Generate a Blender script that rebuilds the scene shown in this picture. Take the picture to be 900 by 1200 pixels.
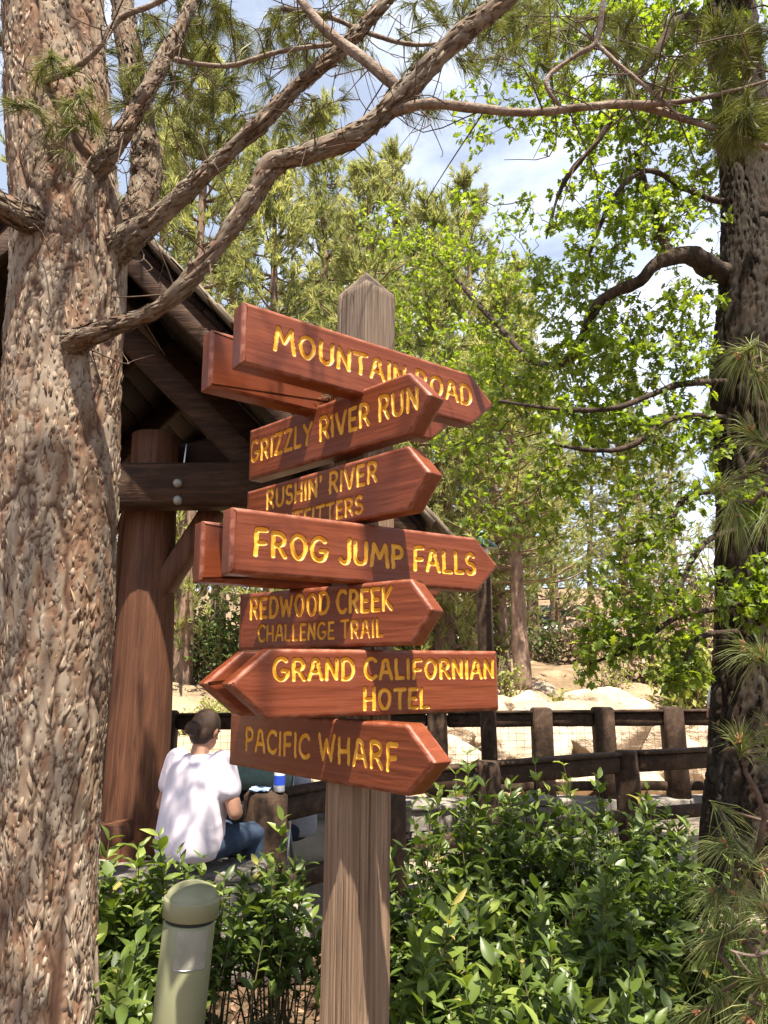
import bpy, math, random
import numpy as np
from mathutils import Matrix, Vector

# ------------------------------------------------------------------ reset
for o in list(bpy.data.objects):
    bpy.data.objects.remove(o)
scene = bpy.context.scene
COL = scene.collection
rng = np.random.default_rng(7)
random.seed(7)
R = math.radians

# ------------------------------------------------------------------ camera
PITCH, ROLL, EYE, FPX = R(12.41), R(0.461), 1.6, 867.0
cam_d = bpy.data.cameras.new('camera')
cam_d.sensor_fit = 'VERTICAL'
cam_d.sensor_height = 36.0
cam_d.sensor_width = 27.0
cam_d.lens = 36.0 * FPX / 1200.0
cam_d.clip_start = 0.05
cam_d.clip_end = 2000
cam = bpy.data.objects.new('camera', cam_d)
COL.objects.link(cam)
_r = Vector((1, 0, 0))
_u = Vector((0, -math.sin(PITCH), math.cos(PITCH)))
_f = Vector((0, math.cos(PITCH), math.sin(PITCH)))
_rr = _r * math.cos(ROLL) - _u * math.sin(ROLL)
_uu = _r * math.sin(ROLL) + _u * math.cos(ROLL)
cam.matrix_world = Matrix(((_rr.x, _uu.x, -_f.x, 0), (_rr.y, _uu.y, -_f.y, 0), (_rr.z, _uu.z, -_f.z, EYE), (0, 0, 0, 1)))
scene.camera = cam

# ------------------------------------------------------------------ sky, sun, exposure
SUN = Vector((0.12, -0.37, 1.0)).normalized()
world = bpy.data.worlds.new('World')
scene.world = world
world.use_nodes = True
wn = world.node_tree
bg = wn.nodes['Background']
sky = wn.nodes.new('ShaderNodeTexSky')
sky.sky_type = 'NISHITA'
sky.sun_disc = False
sky.sun_elevation = math.asin(SUN.z)
sky.sun_rotation = math.atan2(SUN.x, SUN.y)
sky.air_density = 1.0
sky.dust_density = 0.6
sky.ozone_density = 1.5
tc = wn.nodes.new('ShaderNodeTexCoord')
mp = wn.nodes.new('ShaderNodeMapping')
mp.inputs['Scale'].default_value = (1.0, 1.0, 2.2)
mp.inputs['Location'].default_value = (0.3, 0.1, 0.35)
cn = wn.nodes.new('ShaderNodeTexNoise')
cn.inputs['Scale'].default_value = 2.6
cn.inputs['Detail'].default_value = 7
cn.inputs['Roughness'].default_value = 0.58
cr = wn.nodes.new('ShaderNodeValToRGB')
cr.color_ramp.elements[0].position = 0.44
cr.color_ramp.elements[0].color = (0.22, 0.22, 0.22, 1)
cr.color_ramp.elements[1].position = 0.86
cmix = wn.nodes.new('ShaderNodeMix')
cmix.data_type = 'RGBA'
cmix.inputs[7].default_value = (11.5, 12.0, 13.0, 1)
wn.links.new(tc.outputs['Generated'], mp.inputs[0])
wn.links.new(mp.outputs[0], cn.inputs['Vector'])
wn.links.new(cn.outputs['Fac'], cr.inputs[0])
wn.links.new(cr.outputs[0], cmix.inputs[0])
wn.links.new(sky.outputs[0], cmix.inputs[6])
wn.links.new(cmix.outputs[2], bg.inputs['Color'])
bg.inputs['Strength'].default_value = 0.054
sun_d = bpy.data.lights.new('sun', 'SUN')
sun_d.energy = 5.0
sun_d.angle = R(0.53)
sun_d.color = (1.0, 0.92, 0.78)
sun = bpy.data.objects.new('sun', sun_d)
COL.objects.link(sun)
sun.location = (3, -5, 20)
sun.rotation_euler = SUN.to_track_quat('Z', 'Y').to_euler()
scene.view_settings.view_transform = 'Standard'
scene.view_settings.look = 'None'
scene.view_settings.gamma = 1.0
scene.view_settings.use_curve_mapping = False
scene.view_settings.exposure = 1.75

# ------------------------------------------------------------------ helpers
def ray(px, py):
    a = (px - 450) / FPX
    b = (600 - py) / FPX
    u = a * math.cos(ROLL) + b * math.sin(ROLL)
    v = -a * math.sin(ROLL) + b * math.cos(ROLL)
    return np.array([u, math.cos(PITCH) - v * math.sin(PITCH), math.sin(PITCH) + v * math.cos(PITCH)])

def P(px, py, Y):
    """world point seen at photo pixel (px,py) at world distance Y in front of the camera"""
    d = ray(px, py)
    p = d * (Y / d[1])
    return np.array([p[0], p[1], p[2] + EYE])

def pxm(py, Y):
    """metres per photo pixel there"""
    d = ray(450, py)
    return Y / d[1] / FPX

def hash3(i, j, k, s=0):
    n = (i.astype(np.int64) * 374761393 + j.astype(np.int64) * 668265263 + k.astype(np.int64) * 2147483647 + s * 974711) & 0xffffffff
    n = ((n ^ (n >> 13)) * 1274126177) & 0xffffffff
    n = n ^ (n >> 16)
    return (n & 0xffff) / 65535.0

def vnoise(p, s=0):
    p = np.asarray(p, float)
    f = np.floor(p)
    i = f.astype(np.int64)
    t = p - f
    t = t * t * (3 - 2 * t)
    out = 0
    for dx in (0, 1):
        for dy in (0, 1):
            for dz in (0, 1):
                w = (t[..., 0] if dx else 1 - t[..., 0]) * (t[..., 1] if dy else 1 - t[..., 1]) * (t[..., 2] if dz else 1 - t[..., 2])
                out = out + w * hash3(i[..., 0] + dx, i[..., 1] + dy, i[..., 2] + dz, s)
    return out * 2 - 1

def fbm(p, o=4, s=0):
    p = np.asarray(p, float)
    a, r = 1.0, 0
    for k in range(o):
        r = r + a * vnoise(p, s + k)
        p = p * 2.03
        a *= 0.5
    return r

def unit(v):
    v = np.asarray(v, float)
    return v / np.maximum(np.linalg.norm(v, axis=-1, keepdims=True), 1e-9)

class MB:
    """collects faces; build() links them as one mesh object"""
    def __init__(s):
        s.V, s.F, s.A, s.n = [], [], {}, 0
    def add(s, v, f, **attr):
        v = np.asarray(v, float).reshape(-1, 3)
        if isinstance(f, np.ndarray):
            f = [f]
        else:
            d = {}
            for q in f:
                d.setdefault(len(q), []).append(q)
            f = [np.array(x) for x in d.values()]
        for q in f:
            if len(q):
                s.F.append(np.asarray(q, np.int64) + s.n)
        s.V.append(v)
        for k in set(s.A) | set(attr):
            if k not in s.A:
                s.A[k] = [np.zeros(s.n)] if s.n else []
            a = attr.get(k, 0.0)
            s.A[k].append(np.broadcast_to(np.asarray(a, float), (len(v),)).copy())
        s.n += len(v)
        return s
    def box(s, c, size, rz=0, jit=0.0, **attr):
        h = np.array(size) / 2
        v = np.array([[x, y, z] for x in (-1, 1) for y in (-1, 1) for z in (-1, 1)]) * h
        if jit:
            v = v + rng.uniform(-jit, jit, v.shape)
        cs, sn = math.cos(rz), math.sin(rz)
        v = np.stack([v[:, 0] * cs - v[:, 1] * sn, v[:, 0] * sn + v[:, 1] * cs, v[:, 2]], 1) + np.array(c)
        f = np.array([[0, 1, 3, 2], [4, 6, 7, 5], [0, 4, 5, 1], [2, 3, 7, 6], [0, 2, 6, 4], [1, 5, 7, 3]])
        return s.add(v, f, **attr)
    def mesh(s, name, smooth=False):
        V = np.concatenate(s.V)
        me = bpy.data.meshes.new(name)
        me.vertices.add(len(V))
        me.vertices.foreach_set('co', V.astype(np.float32).ravel())
        tot = np.concatenate([np.full(len(q), q.shape[1]) for q in s.F])
        idx = np.concatenate([q.ravel() for q in s.F])
        me.loops.add(len(idx))
        me.loops.foreach_set('vertex_index', idx.astype(np.int32))
        me.polygons.add(len(tot))
        st = np.concatenate([[0], np.cumsum(tot)[:-1]])
        me.polygons.foreach_set('loop_start', st.astype(np.int32))
        me.polygons.foreach_set('loop_total', tot.astype(np.int32))
        if smooth:
            me.polygons.foreach_set('use_smooth', np.ones(len(tot), bool))
        for k, a in s.A.items():
            at = me.attributes.new(k, 'FLOAT', 'POINT')
            at.data.foreach_set('value', np.concatenate(a).astype(np.float32))
        me.update(calc_edges=True)
        me.validate()
        return me
    def build(s, name, mat, parent=None, smooth=False, loc=None):
        """vertices are in world space; they are stored relative to the parent's base"""
        off = np.zeros(3)
        if parent is not None:
            off = np.array(world_loc(parent))
        elif loc is not None:
            off = np.array(loc, float)
        s.V = [v - off for v in s.V]
        ob = bpy.data.objects.new(name, s.mesh(name, smooth))
        ob.data.materials.append(mat)
        COL.objects.link(ob)
        if parent is not None:
            ob.parent = parent
        elif loc is not None:
            ob.location = loc
        return ob

def world_loc(o):
    v = Vector(o.location)
    while o.parent is not None:
        o = o.parent
        v = v + o.location
    return v

def tag(o, label, cat, group=None, kind=None):
    o['label'] = label
    o['category'] = cat
    if group:
        o['group'] = group
    if kind:
        o['kind'] = kind
    return o

def struct(o, kind='structure', label=None):
    o['kind'] = kind
    if label:
        o['label'] = label
    return o

def thing(name, loc, label, cat, group=None):
    o = bpy.data.objects.new(name, None)
    o.empty_display_size = 0.1
    COL.objects.link(o)
    o.location = [float(q) for q in loc]
    return tag(o, label, cat, group)

def copy_tree(o, parent=None):
    c = o.copy()
    COL.objects.link(c)
    c.parent = parent
    for ch in list(o.children):
        copy_tree(ch, c)
    return c

def catmull(pts, n):
    pts = np.asarray(pts, float)
    if len(pts) == 2:
        t = np.linspace(0, 1, n)[:, None]
        return pts[0] * (1 - t) + pts[1] * t
    p = np.vstack([2 * pts[0] - pts[1], pts, 2 * pts[-1] - pts[-2]])
    t = np.linspace(0, len(pts) - 1 - 1e-9, n)
    i = t.astype(int)
    u = (t - i)[:, None]
    a, b, c, d = p[i], p[i + 1], p[i + 2], p[i + 3]
    return 0.5 * (2 * b + (c - a) * u + (2 * a - 5 * b + 4 * c - d) * u ** 2 + (3 * b - a - 3 * c + d) * u ** 3)

def frames(path):
    t = unit(np.gradient(path, axis=0))
    n = np.zeros_like(t)
    ref = np.array([0.0, 0, 1]) if abs(t[0][2]) < 0.9 else np.array([1.0, 0, 0])
    v = unit(np.cross(t[0], ref))
    for k in range(len(path)):
        v = unit(v - t[k] * np.dot(v, t[k]))
        n[k] = v
    return t, n, np.cross(t, n)

def tube_arrays(path, rad, sides=8, disp=None):
    path = np.asarray(path, float)
    rad = np.broadcast_to(np.asarray(rad, float), (len(path),))
    t, n, b = frames(path)
    th = np.linspace(0, 2 * math.pi, sides, endpoint=False)
    ring = n[:, None, :] * np.cos(th)[None, :, None] + b[:, None, :] * np.sin(th)[None, :, None]
    v = path[:, None, :] + ring * rad[:, None, None]
    if disp is not None:
        v = v + ring * disp(v)[..., None]
    m = len(path)
    i = np.arange(m - 1)[:, None] * sides
    j = np.arange(sides)[None, :]
    j2 = (j + 1) % sides
    f = np.stack([i + j, i + j2, i + sides + j2, i + sides + j], -1).reshape(-1, 4)
    v = v.reshape(-1, 3)
    return v, f

def add_tube(mb, path, rad, sides=8, disp=None, cap=True, **attr):
    v, f = tube_arrays(path, rad, sides, disp)
    m = len(v)
    if cap:
        v = np.vstack([v, path[0], path[-1]])
        j = np.arange(sides)
        j2 = (j + 1) % sides
        c = np.vstack([np.stack([np.full(sides, m), j2, j], 1), np.stack([np.full(sides, m + 1), m - sides + j, m - sides + j2], 1)])
        mb.add(v, [f, c] if False else f, **attr)
        mb.F.append(c + mb.n - len(v))
    else:
        mb.add(v, f, **attr)
    return mb

def lathe(mb, c, prof, seg=32, axis=None, **attr):
    """profile [(r,z)...] turned about a (leaning) axis through c"""
    ax = unit(axis) if axis is not None else np.array([0, 0, 1.0])
    e1 = unit(np.cross(ax, [0, 1, 0] if abs(ax[1]) < 0.9 else [1, 0, 0]))
    e2 = np.cross(ax, e1)
    th = np.linspace(0, 2 * math.pi, seg, endpoint=False)
    v = []
    for r, z in prof:
        v.append(np.array(c) + ax * z + r * (np.cos(th)[:, None] * e1 + np.sin(th)[:, None] * e2))
    v = np.concatenate(v)
    m = len(prof)
    i = np.arange(m - 1)[:, None] * seg
    j = np.arange(seg)[None, :]
    j2 = (j + 1) % seg
    f = np.stack([i + j, i + seg + j, i + seg + j2, i + j2], -1).reshape(-1, 4)
    return mb.add(v, f, **attr)

def beam(mb, a, b, w, h, up=(0, 0, 1), cham=0.012, jit=0.0, **attr):
    """chamfered rectangular timber from a to b"""
    a, b = np.array(a, float), np.array(b, float)
    t = unit(b - a)
    s = unit(np.cross(t, up))
    u = np.cross(s, t)
    c = min(cham, w * 0.3, h * 0.3)
    prof = [(-w / 2 + c, -h / 2), (w / 2 - c, -h / 2), (w / 2, -h / 2 + c), (w / 2, h / 2 - c), (w / 2 - c, h / 2), (-w / 2 + c, h / 2), (-w / 2, h / 2 - c), (-w / 2, -h / 2 + c)]
    rings = []
    L = np.linalg.norm(b - a)
    c2 = min(c, L * 0.2)
    for d, k in ((0, 1 - 2 * c / max(w, h)), (c2, 1), (L * 0.35, 1), (L * 0.65, 1), (L - c2, 1), (L, 1 - 2 * c / max(w, h))):
        o = a + t * d
        if jit:
            o = o + s * rng.uniform(-jit, jit) + u * rng.uniform(-jit, jit)
        rings.append([o + s * x * k + u * y * k for x, y in prof])
    v = np.array(rings).reshape(-1, 3)
    n = 8
    f = [[i * n + j, i * n + (j + 1) % n, (i + 1) * n + (j + 1) % n, (i + 1) * n + j] for i in range(5) for j in range(n)]
    f.append(list(range(n))[::-1])
    f.append(list(range(5 * n, 6 * n)))
    return mb.add(v, f, **attr)

# ------------------------------------------------------------------ materials
class NT:
    def __init__(s, name):
        s.m = bpy.data.materials.new(name)
        s.m.use_nodes = True
        s.t = s.m.node_tree
        s.b = s.t.nodes['Principled BSDF']
        s.out = s.t.nodes['Material Output']
    def n(s, typ, **kw):
        x = s.t.nodes.new('ShaderNode' + typ)
        for k, v in kw.items():
            if k in x.inputs:
                x.inputs[k].default_value = v
            else:
                setattr(x, k, v)
        return x
    def l(s, a, b):
        s.t.links.new(a, b)
    def ramp(s, fac, stops):
        r = s.n('ValToRGB')
        e = r.color_ramp.elements
        while len(e) < len(stops):
            e.new(0.5)
        for q, (p, c) in zip(e, stops):
            q.position = p
            q.color = (*c, 1) if len(c) == 3 else c
        s.l(fac, r.inputs[0])
        return r.outputs[0]
    def noise(s, scale, vec=(1, 1, 1), detail=5, rough=0.6, dist=0.0, coord='Object'):
        t = s.n('TexCoord')
        m = s.n('Mapping')
        m.inputs['Scale'].default_value = vec
        s.l(t.outputs[coord], m.inputs[0])
        x = s.n('TexNoise', Scale=scale, Detail=detail, Roughness=rough, Distortion=dist)
        s.l(m.outputs[0], x.inputs['Vector'])
        return x.outputs['Fac']
    def mix(s, f, a, b, mode='MIX'):
        x = s.n('Mix', data_type='RGBA', blend_type=mode)
        for sock, v in ((0, f), (6, a), (7, b)):
            if hasattr(v, 'is_linked'):
                s.l(v, x.inputs[sock])
            elif isinstance(v, tuple):
                x.inputs[sock].default_value = (*v, 1)
            else:
                x.inputs[sock].default_value = v
        return x.outputs[2]
    def attr(s, name):
        return s.n('Attribute', attribute_name=name).outputs['Fac']
    def bump(s, h, strength=0.4, dist=0.01):
        b = s.n('Bump', Strength=strength, Distance=dist)
        s.l(h, b.inputs['Height'])
        s.l(b.outputs[0], s.b.inputs['Normal'])
        return b

def mat_noise(name, c1, c2, scale=6, vec=(1, 1, 1), rough=0.8, bump=0.4, bdist=0.01, c3=None, spec=0.3, detail=6, fine=0, fvec=None, coord='Object', lo=0.32, hi=0.7):
    t = NT(name)
    f = t.noise(scale, vec, detail, 0.62, 0.3, coord)
    stops = [(lo, c1), (hi, c2)] if c3 is None else [(lo, c1), ((lo + hi) / 2, c2), (hi, c3)]
    c = t.ramp(f, stops)
    h = f
    if fine:
        g = t.noise(fine, fvec or vec, 4, 0.7, 0, coord)
        gr = t.ramp(g, [(0.3, (0.62, 0.62, 0.62)), (0.7, (1.15, 1.15, 1.15))])
        c = t.mix(1.0, c, gr, 'MULTIPLY')
        h = g
    t.l(c, t.b.inputs['Base Color'])
    t.b.inputs['Roughness'].default_value = rough
    t.b.inputs['Specular IOR Level'].default_value = spec
    if bump:
        t.bump(h, bump, bdist)
    return t.m

def mat_plain(name, c, rough=0.5, metal=0.0, spec=0.5):
    t = NT(name)
    n = t.noise(30, (1, 1, 1), 3)
    t.l(t.ramp(n, [(0.3, tuple(q * 0.8 for q in c)), (0.7, tuple(min(1, q * 1.12) for q in c))]), t.b.inputs['Base Color'])
    t.b.inputs['Roughness'].default_value = rough
    t.b.inputs['Metallic'].default_value = metal
    t.b.inputs['Specular IOR Level'].default_value = spec
    return t.m

def mat_leaf(name, stops, trans=0.35, tcol=None, rough=0.45, spec=0.4):
    t = NT(name)
    a = t.attr('tone')
    c = t.ramp(a, stops)
    t.l(c, t.b.inputs['Base Color'])
    t.b.inputs['Roughness'].default_value = rough
    t.b.inputs['Specular IOR Level'].default_value = spec
    if trans > 0:
        tr = t.n('BsdfTranslucent')
        cc = t.mix(1.0, c, tcol or (1.5, 1.55, 0.7), 'MULTIPLY')
        t.l(cc, tr.inputs['Color'])
        ms = t.n('MixShader')
        ms.inputs[0].default_value = trans
        t.l(t.b.outputs[0], ms.inputs[1])
        t.l(tr.outputs[0], ms.inputs[2])
        t.l(ms.outputs[0], t.out.inputs['Surface'])
    return t.m

def mat_bark_plates(name, k=1.0):
    t = NT(name)
    cr_ = t.attr('crack')
    tone = t.attr('tone')
    fl = t.attr('flake')
    n = t.noise(9, (1, 1, 0.35), 5, 0.65)
    plate = t.ramp(tone, [(p_, tuple(q_ * k for q_ in c_)) for p_, c_ in [(0.0, (0.085, 0.052, 0.035)), (0.2, (0.170, 0.108, 0.072)), (0.34, (0.190, 0.142, 0.105)), (0.52, (0.225, 0.186, 0.148)), (0.75, (0.295, 0.252, 0.206)), (1.0, (0.38, 0.335, 0.28))]])
    rust = t.ramp(n, [(0.35, (1.12, 1.06, 1.0)), (0.55, (0.95, 0.90, 0.86)), (0.72, (0.92, 0.72, 0.60))])
    c = t.mix(1.0, plate, rust, 'MULTIPLY')
    c = t.mix(t.ramp(fl, [(0.0, (0.6, 0.6, 0.6)), (0.25, (0, 0, 0))]), c, tuple(q_ * k for q_ in (0.21, 0.115, 0.075)))
    c = t.mix(t.ramp(cr_, [(0.0, (1, 1, 1)), (0.55, (0, 0, 0))]), c, tuple(q_ * k for q_ in (0.070, 0.036, 0.024)))
    t.l(c, t.b.inputs['Base Color'])
    t.b.inputs['Roughness'].default_value = 0.9
    t.b.inputs['Specular IOR Level'].default_value = 0.15
    t.bump(t.noise(85, (1, 1, 0.30), 6, 0.75), 0.5, 0.005)
    return t.m

def mat_sign(name):
    """oiled red-brown board; the routed letters are painted gold (attribute groove)"""
    t = NT(name)
    g1 = t.noise(2.4, (0.9, 8, 48), 7, 0.62, 0.35)
    g2 = t.noise(9, (0.6, 10, 85), 5, 0.65, 0.1)
    c = t.ramp(g1, [(0.25, (0.104, 0.0225, 0.0078)), (0.5, (0.145, 0.0325, 0.0108)), (0.75, (0.188, 0.049, 0.0165))])
    c = t.mix(1.0, c, t.ramp(g2, [(0.35, (0.82, 0.80, 0.78)), (0.6, (1.06, 1.06, 1.06))]), 'MULTIPLY')
    dirt = t.noise(5, (1, 1, 1), 6, 0.7)
    c = t.mix(t.ramp(dirt, [(0.60, (0, 0, 0)), (0.78, (0.30, 0.30, 0.30))]), c, (0.185, 0.062, 0.033))
    worn = t.attr('worn')
    wn_ = t.noise(40, (0.5, 1, 1), 4, 0.7)
    wf = t.n('Math', operation='MULTIPLY')
    t.l(worn, wf.inputs[0])
    t.l(t.ramp(wn_, [(0.42, (0, 0, 0)), (0.62, (1, 1, 1))]), wf.inputs[1])
    c = t.mix(wf.outputs[0], c, (0.27, 0.105, 0.070))
    gr = t.attr('groove')
    gn = t.noise(16, (1, 1, 1), 4, 0.6)
    gold = t.ramp(gn, [(0.3, (0.52, 0.235, 0.016)), (0.55, (0.68, 0.335, 0.030)), (0.75, (0.74, 0.43, 0.075))])
    c = t.mix(t.ramp(gr, [(0.45, (0, 0, 0)), (0.55, (1, 1, 1))]), c, gold)
    t.l(c, t.b.inputs['Base Color'])
    t.b.inputs['Specular IOR Level'].default_value = 0.30
    t.l(t.ramp(dirt, [(0.3, (0.30, 0.30, 0.30)), (0.7, (0.52, 0.52, 0.52))]), t.b.inputs['Roughness'])
    t.bump(g2, 0.25, 0.003)
    return t.m

def mat_weathered(name, c1, c2, c3, vec=(14, 14, 0.6), rough=0.85, crack=True):
    t = NT(name)
    g = t.noise(2.2, vec, 7, 0.68, 0.5)
    g2 = t.noise(7.5, (vec[0], vec[1], vec[2] * 0.55), 4, 0.6, 0.1)
    big = t.noise(1.6, (1, 1, 0.5), 4)
    c = t.ramp(g, [(0.27, c1), (0.5, c2), (0.72, c3)])
    c = t.mix(1.0, c, t.ramp(big, [(0.3, (0.75, 0.73, 0.72)), (0.7, (1.12, 1.12, 1.12))]), 'MULTIPLY')
    if crack:
        c = t.mix(t.ramp(g2, [(0.30, (0.75, 0.75, 0.75)), (0.40, (0, 0, 0))]), c, tuple(q * 0.28 for q in c1))
    t.l(c, t.b.inputs['Base Color'])
    t.b.inputs['Roughness'].default_value = rough
    t.b.inputs['Specular IOR Level'].default_value = 0.25
    m = t.n('Math', operation='ADD')
    t.l(g, m.inputs[0])
    t.l(g2, m.inputs[1])
    t.bump(m.outputs[0], 0.7, 0.008)
    return t.m

M = {}
M['ground'] = mat_noise('ground_soil', (0.055, 0.036, 0.022), (0.13, 0.085, 0.052), 5, rough=0.95, bump=0.8, bdist=0.03, fine=38)
def mat_terrain():
    t = NT('terrain_dirt')
    ps = t.n('TexCoord')
    sp = t.n('SeparateXYZ')
    t.l(ps.outputs['Object'], sp.inputs[0])
    n = t.noise(0.9, (1, 1, 1), 7, 0.65)
    n2 = t.noise(9, (1, 1, 1), 6, 0.7)
    soil = t.ramp(n, [(0.3, (0.075, 0.05, 0.032)), (0.7, (0.15, 0.10, 0.062))])
    tan = t.ramp(n, [(0.3, (0.25, 0.175, 0.11)), (0.5, (0.40, 0.30, 0.20)), (0.75, (0.36, 0.235, 0.14))])
    mr = t.n('MapRange')
    mr.inputs[1].default_value = 7.2
    mr.inputs[2].default_value = 8.2
    t.l(sp.outputs['Y'], mr.inputs[0])
    shade_brown = t.ramp(n, [(0.3, (0.10, 0.068, 0.042)), (0.52, (0.19, 0.135, 0.085)), (0.72, (0.33, 0.235, 0.15))])  # far slope browned: shade under the trees put into the ground colour
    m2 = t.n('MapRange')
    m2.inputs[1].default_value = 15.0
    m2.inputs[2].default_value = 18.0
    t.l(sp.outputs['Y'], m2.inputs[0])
    tan = t.mix(m2.outputs[0], tan, shade_brown)
    c = t.mix(mr.outputs[0], soil, tan)
    c = t.mix(1.0, c, t.ramp(n2, [(0.3, (0.7, 0.68, 0.66)), (0.7, (1.15, 1.15, 1.15))]), 'MULTIPLY')
    t.l(c, t.b.inputs['Base Color'])
    t.b.inputs['Roughness'].default_value = 0.95
    t.b.inputs['Specular IOR Level'].default_value = 0.1
    t.bump(n2, 0.8, 0.05)
    return t.m
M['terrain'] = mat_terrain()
M['rock'] = mat_noise('tan_rock', (0.33, 0.24, 0.16), (0.56, 0.45, 0.33), 2.2, rough=0.9, bump=0.9, bdist=0.08, fine=7)
M['stone'] = mat_noise('grey_wall_stone', (0.16, 0.14, 0.125), (0.36, 0.32, 0.28), 3.5, rough=0.9, bump=0.8, bdist=0.02, fine=22)
M['paving'] = mat_noise('path_concrete', (0.23, 0.185, 0.14), (0.33, 0.27, 0.205), 3, rough=0.9, bump=0.3, fine=40)
M['sign'] = mat_sign('sign_board_stain')
M['post'] = mat_weathered('weathered_post', (0.115, 0.070, 0.043), (0.225, 0.148, 0.096), (0.34, 0.24, 0.162), vec=(22, 22, 0.5))
def grey_top(mt, z0, z1):
    nt_ = mt.node_tree
    b_ = nt_.nodes['Principled BSDF']
    src = b_.inputs['Base Color'].links[0].from_socket
    t_ = nt_.nodes.new('ShaderNodeTexCoord')
    sx = nt_.nodes.new('ShaderNodeSeparateXYZ')
    nt_.links.new(t_.outputs['Object'], sx.inputs[0])
    mr = nt_.nodes.new('ShaderNodeMapRange')
    mr.inputs[1].default_value, mr.inputs[2].default_value = z0, z1
    nt_.links.new(sx.outputs['Z'], mr.inputs[0])
    hs = nt_.nodes.new('ShaderNodeHueSaturation')
    hs.inputs['Saturation'].default_value = 0.8
    hs.inputs['Value'].default_value = 0.68
    nt_.links.new(src, hs.inputs['Color'])
    nt_.links.new(mr.outputs[0], hs.inputs['Fac'])
    nt_.links.new(hs.outputs[0], b_.inputs['Base Color'])
grey_top(M['post'], 2.2, 2.75)
M['dark_wood'] = mat_weathered('dark_fence_timber', (0.022, 0.012, 0.008), (0.048, 0.028, 0.017), (0.09, 0.054, 0.036), vec=(6, 6, 6))
M['log'] = mat_weathered('redwood_log', (0.052, 0.020, 0.010), (0.110, 0.044, 0.022), (0.185, 0.082, 0.044), vec=(14, 14, 0.5), rough=0.6)
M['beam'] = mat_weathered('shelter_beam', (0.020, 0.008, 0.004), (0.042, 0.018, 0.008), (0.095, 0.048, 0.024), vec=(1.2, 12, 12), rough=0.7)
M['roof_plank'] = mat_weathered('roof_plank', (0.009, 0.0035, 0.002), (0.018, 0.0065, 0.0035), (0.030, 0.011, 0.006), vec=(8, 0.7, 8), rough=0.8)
M['shake'] = mat_weathered('cedar_shake', (0.10, 0.075, 0.055), (0.19, 0.15, 0.11), (0.30, 0.25, 0.19), vec=(3, 9, 3))
M['bark'] = mat_bark_plates('pine_bark')
M['oak_trunk'] = mat_bark_plates('oak_trunk_bark', 0.15)
M['limb_bark'] = mat_bark_plates('pine_limb_scales', 0.70)
M['limb'] = mat_noise('pine_limb_bark', (0.10, 0.060, 0.042), (0.23, 0.165, 0.125), 14, (1, 1, 1), rough=0.9, bump=1.0, bdist=0.012, c3=(0.33, 0.27, 0.22), fine=60)
M['twig'] = mat_noise('pine_twig', (0.055, 0.034, 0.024), (0.13, 0.085, 0.06), 20, rough=0.9, bump=0.4)
M['oak_bark'] = mat_noise('oak_bark', (0.020, 0.012, 0.008), (0.060, 0.038, 0.026), 12, (1, 1, 0.28), rough=0.95, bump=1.0, bdist=0.03, c3=(0.12, 0.083, 0.06), fine=45, fvec=(1, 1, 0.3))
M['far_bark'] = mat_noise('far_pine_bark', (0.10, 0.06, 0.042), (0.27, 0.18, 0.13), 7, (1, 1, 0.4), rough=0.95, bump=0.8, bdist=0.03)
M['needle'] = mat_leaf('pine_needle', spec=0.15, stops=[(0, (0.055, 0.065, 0.020)), (0.5, (0.115, 0.125, 0.036)), (0.85, (0.20, 0.19, 0.06)), (1, (0.32, 0.23, 0.10))], trans=0.25, rough=0.5)
M['needle_pale'] = mat_leaf('pine_needle_pale', spec=0.2, stops=[(0, (0.075, 0.105, 0.035)), (0.5, (0.16, 0.185, 0.062)), (0.85, (0.27, 0.27, 0.105)), (1, (0.42, 0.30, 0.14))], trans=0.25, rough=0.5)
M['far_needle'] = mat_leaf('far_pine_needle', [(0, (0.15, 0.175, 0.075)), (0.5, (0.265, 0.275, 0.125)), (1, (0.38, 0.375, 0.19))], 0.5, (1.5, 1.5, 0.85), rough=0.6, spec=0.2)
M['oak_leaf'] = mat_leaf('oak_leaf', [(0, (0.060, 0.095, 0.014)), (0.5, (0.125, 0.175, 0.024)), (1, (0.22, 0.265, 0.038))], 0.5, (1.9, 1.9, 0.6), rough=0.45)
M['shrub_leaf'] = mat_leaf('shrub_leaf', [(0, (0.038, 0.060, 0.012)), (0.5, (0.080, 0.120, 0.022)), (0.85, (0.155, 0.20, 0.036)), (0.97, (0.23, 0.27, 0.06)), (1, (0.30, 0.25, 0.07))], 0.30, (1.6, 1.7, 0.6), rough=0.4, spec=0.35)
M['bg_leaf'] = mat_leaf('background_leaf', [(0, (0.040, 0.065, 0.022)), (0.5, (0.085, 0.12, 0.040)), (1, (0.17, 0.20, 0.075))], 0.3, rough=0.6, spec=0.2)
M['dry_leaf'] = mat_leaf('dry_brush', [(0, (0.14, 0.095, 0.065)), (0.5, (0.27, 0.19, 0.135)), (1, (0.38, 0.29, 0.20))], 0.15, (1, 1, 1), rough=0.9, spec=0.1)
M['yellow_leaf'] = mat_leaf('yellow_green_brush', [(0, (0.12, 0.15, 0.04)), (0.5, (0.22, 0.25, 0.07)), (1, (0.34, 0.34, 0.12))], 0.35, rough=0.6, spec=0.2)
M['stem'] = mat_noise('shrub_stem', (0.06, 0.055, 0.025), (0.13, 0.10, 0.05), 20, rough=0.8, bump=0.2)
M['bud'] = mat_leaf('pine_bud', [(0, (0.30, 0.11, 0.05)), (1, (0.48, 0.22, 0.11))], 0.0)
M['mulch'] = mat_leaf('mulch_bits', [(0, (0.045, 0.024, 0.015)), (0.5, (0.13, 0.068, 0.042)), (1, (0.28, 0.17, 0.11))], 0.0, rough=0.9, spec=0.1)
M['bollard'] = mat_noise('bollard_paint', (0.185, 0.185, 0.105), (0.235, 0.235, 0.14), 4, rough=0.38, bump=0.0, spec=0.5)
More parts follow.
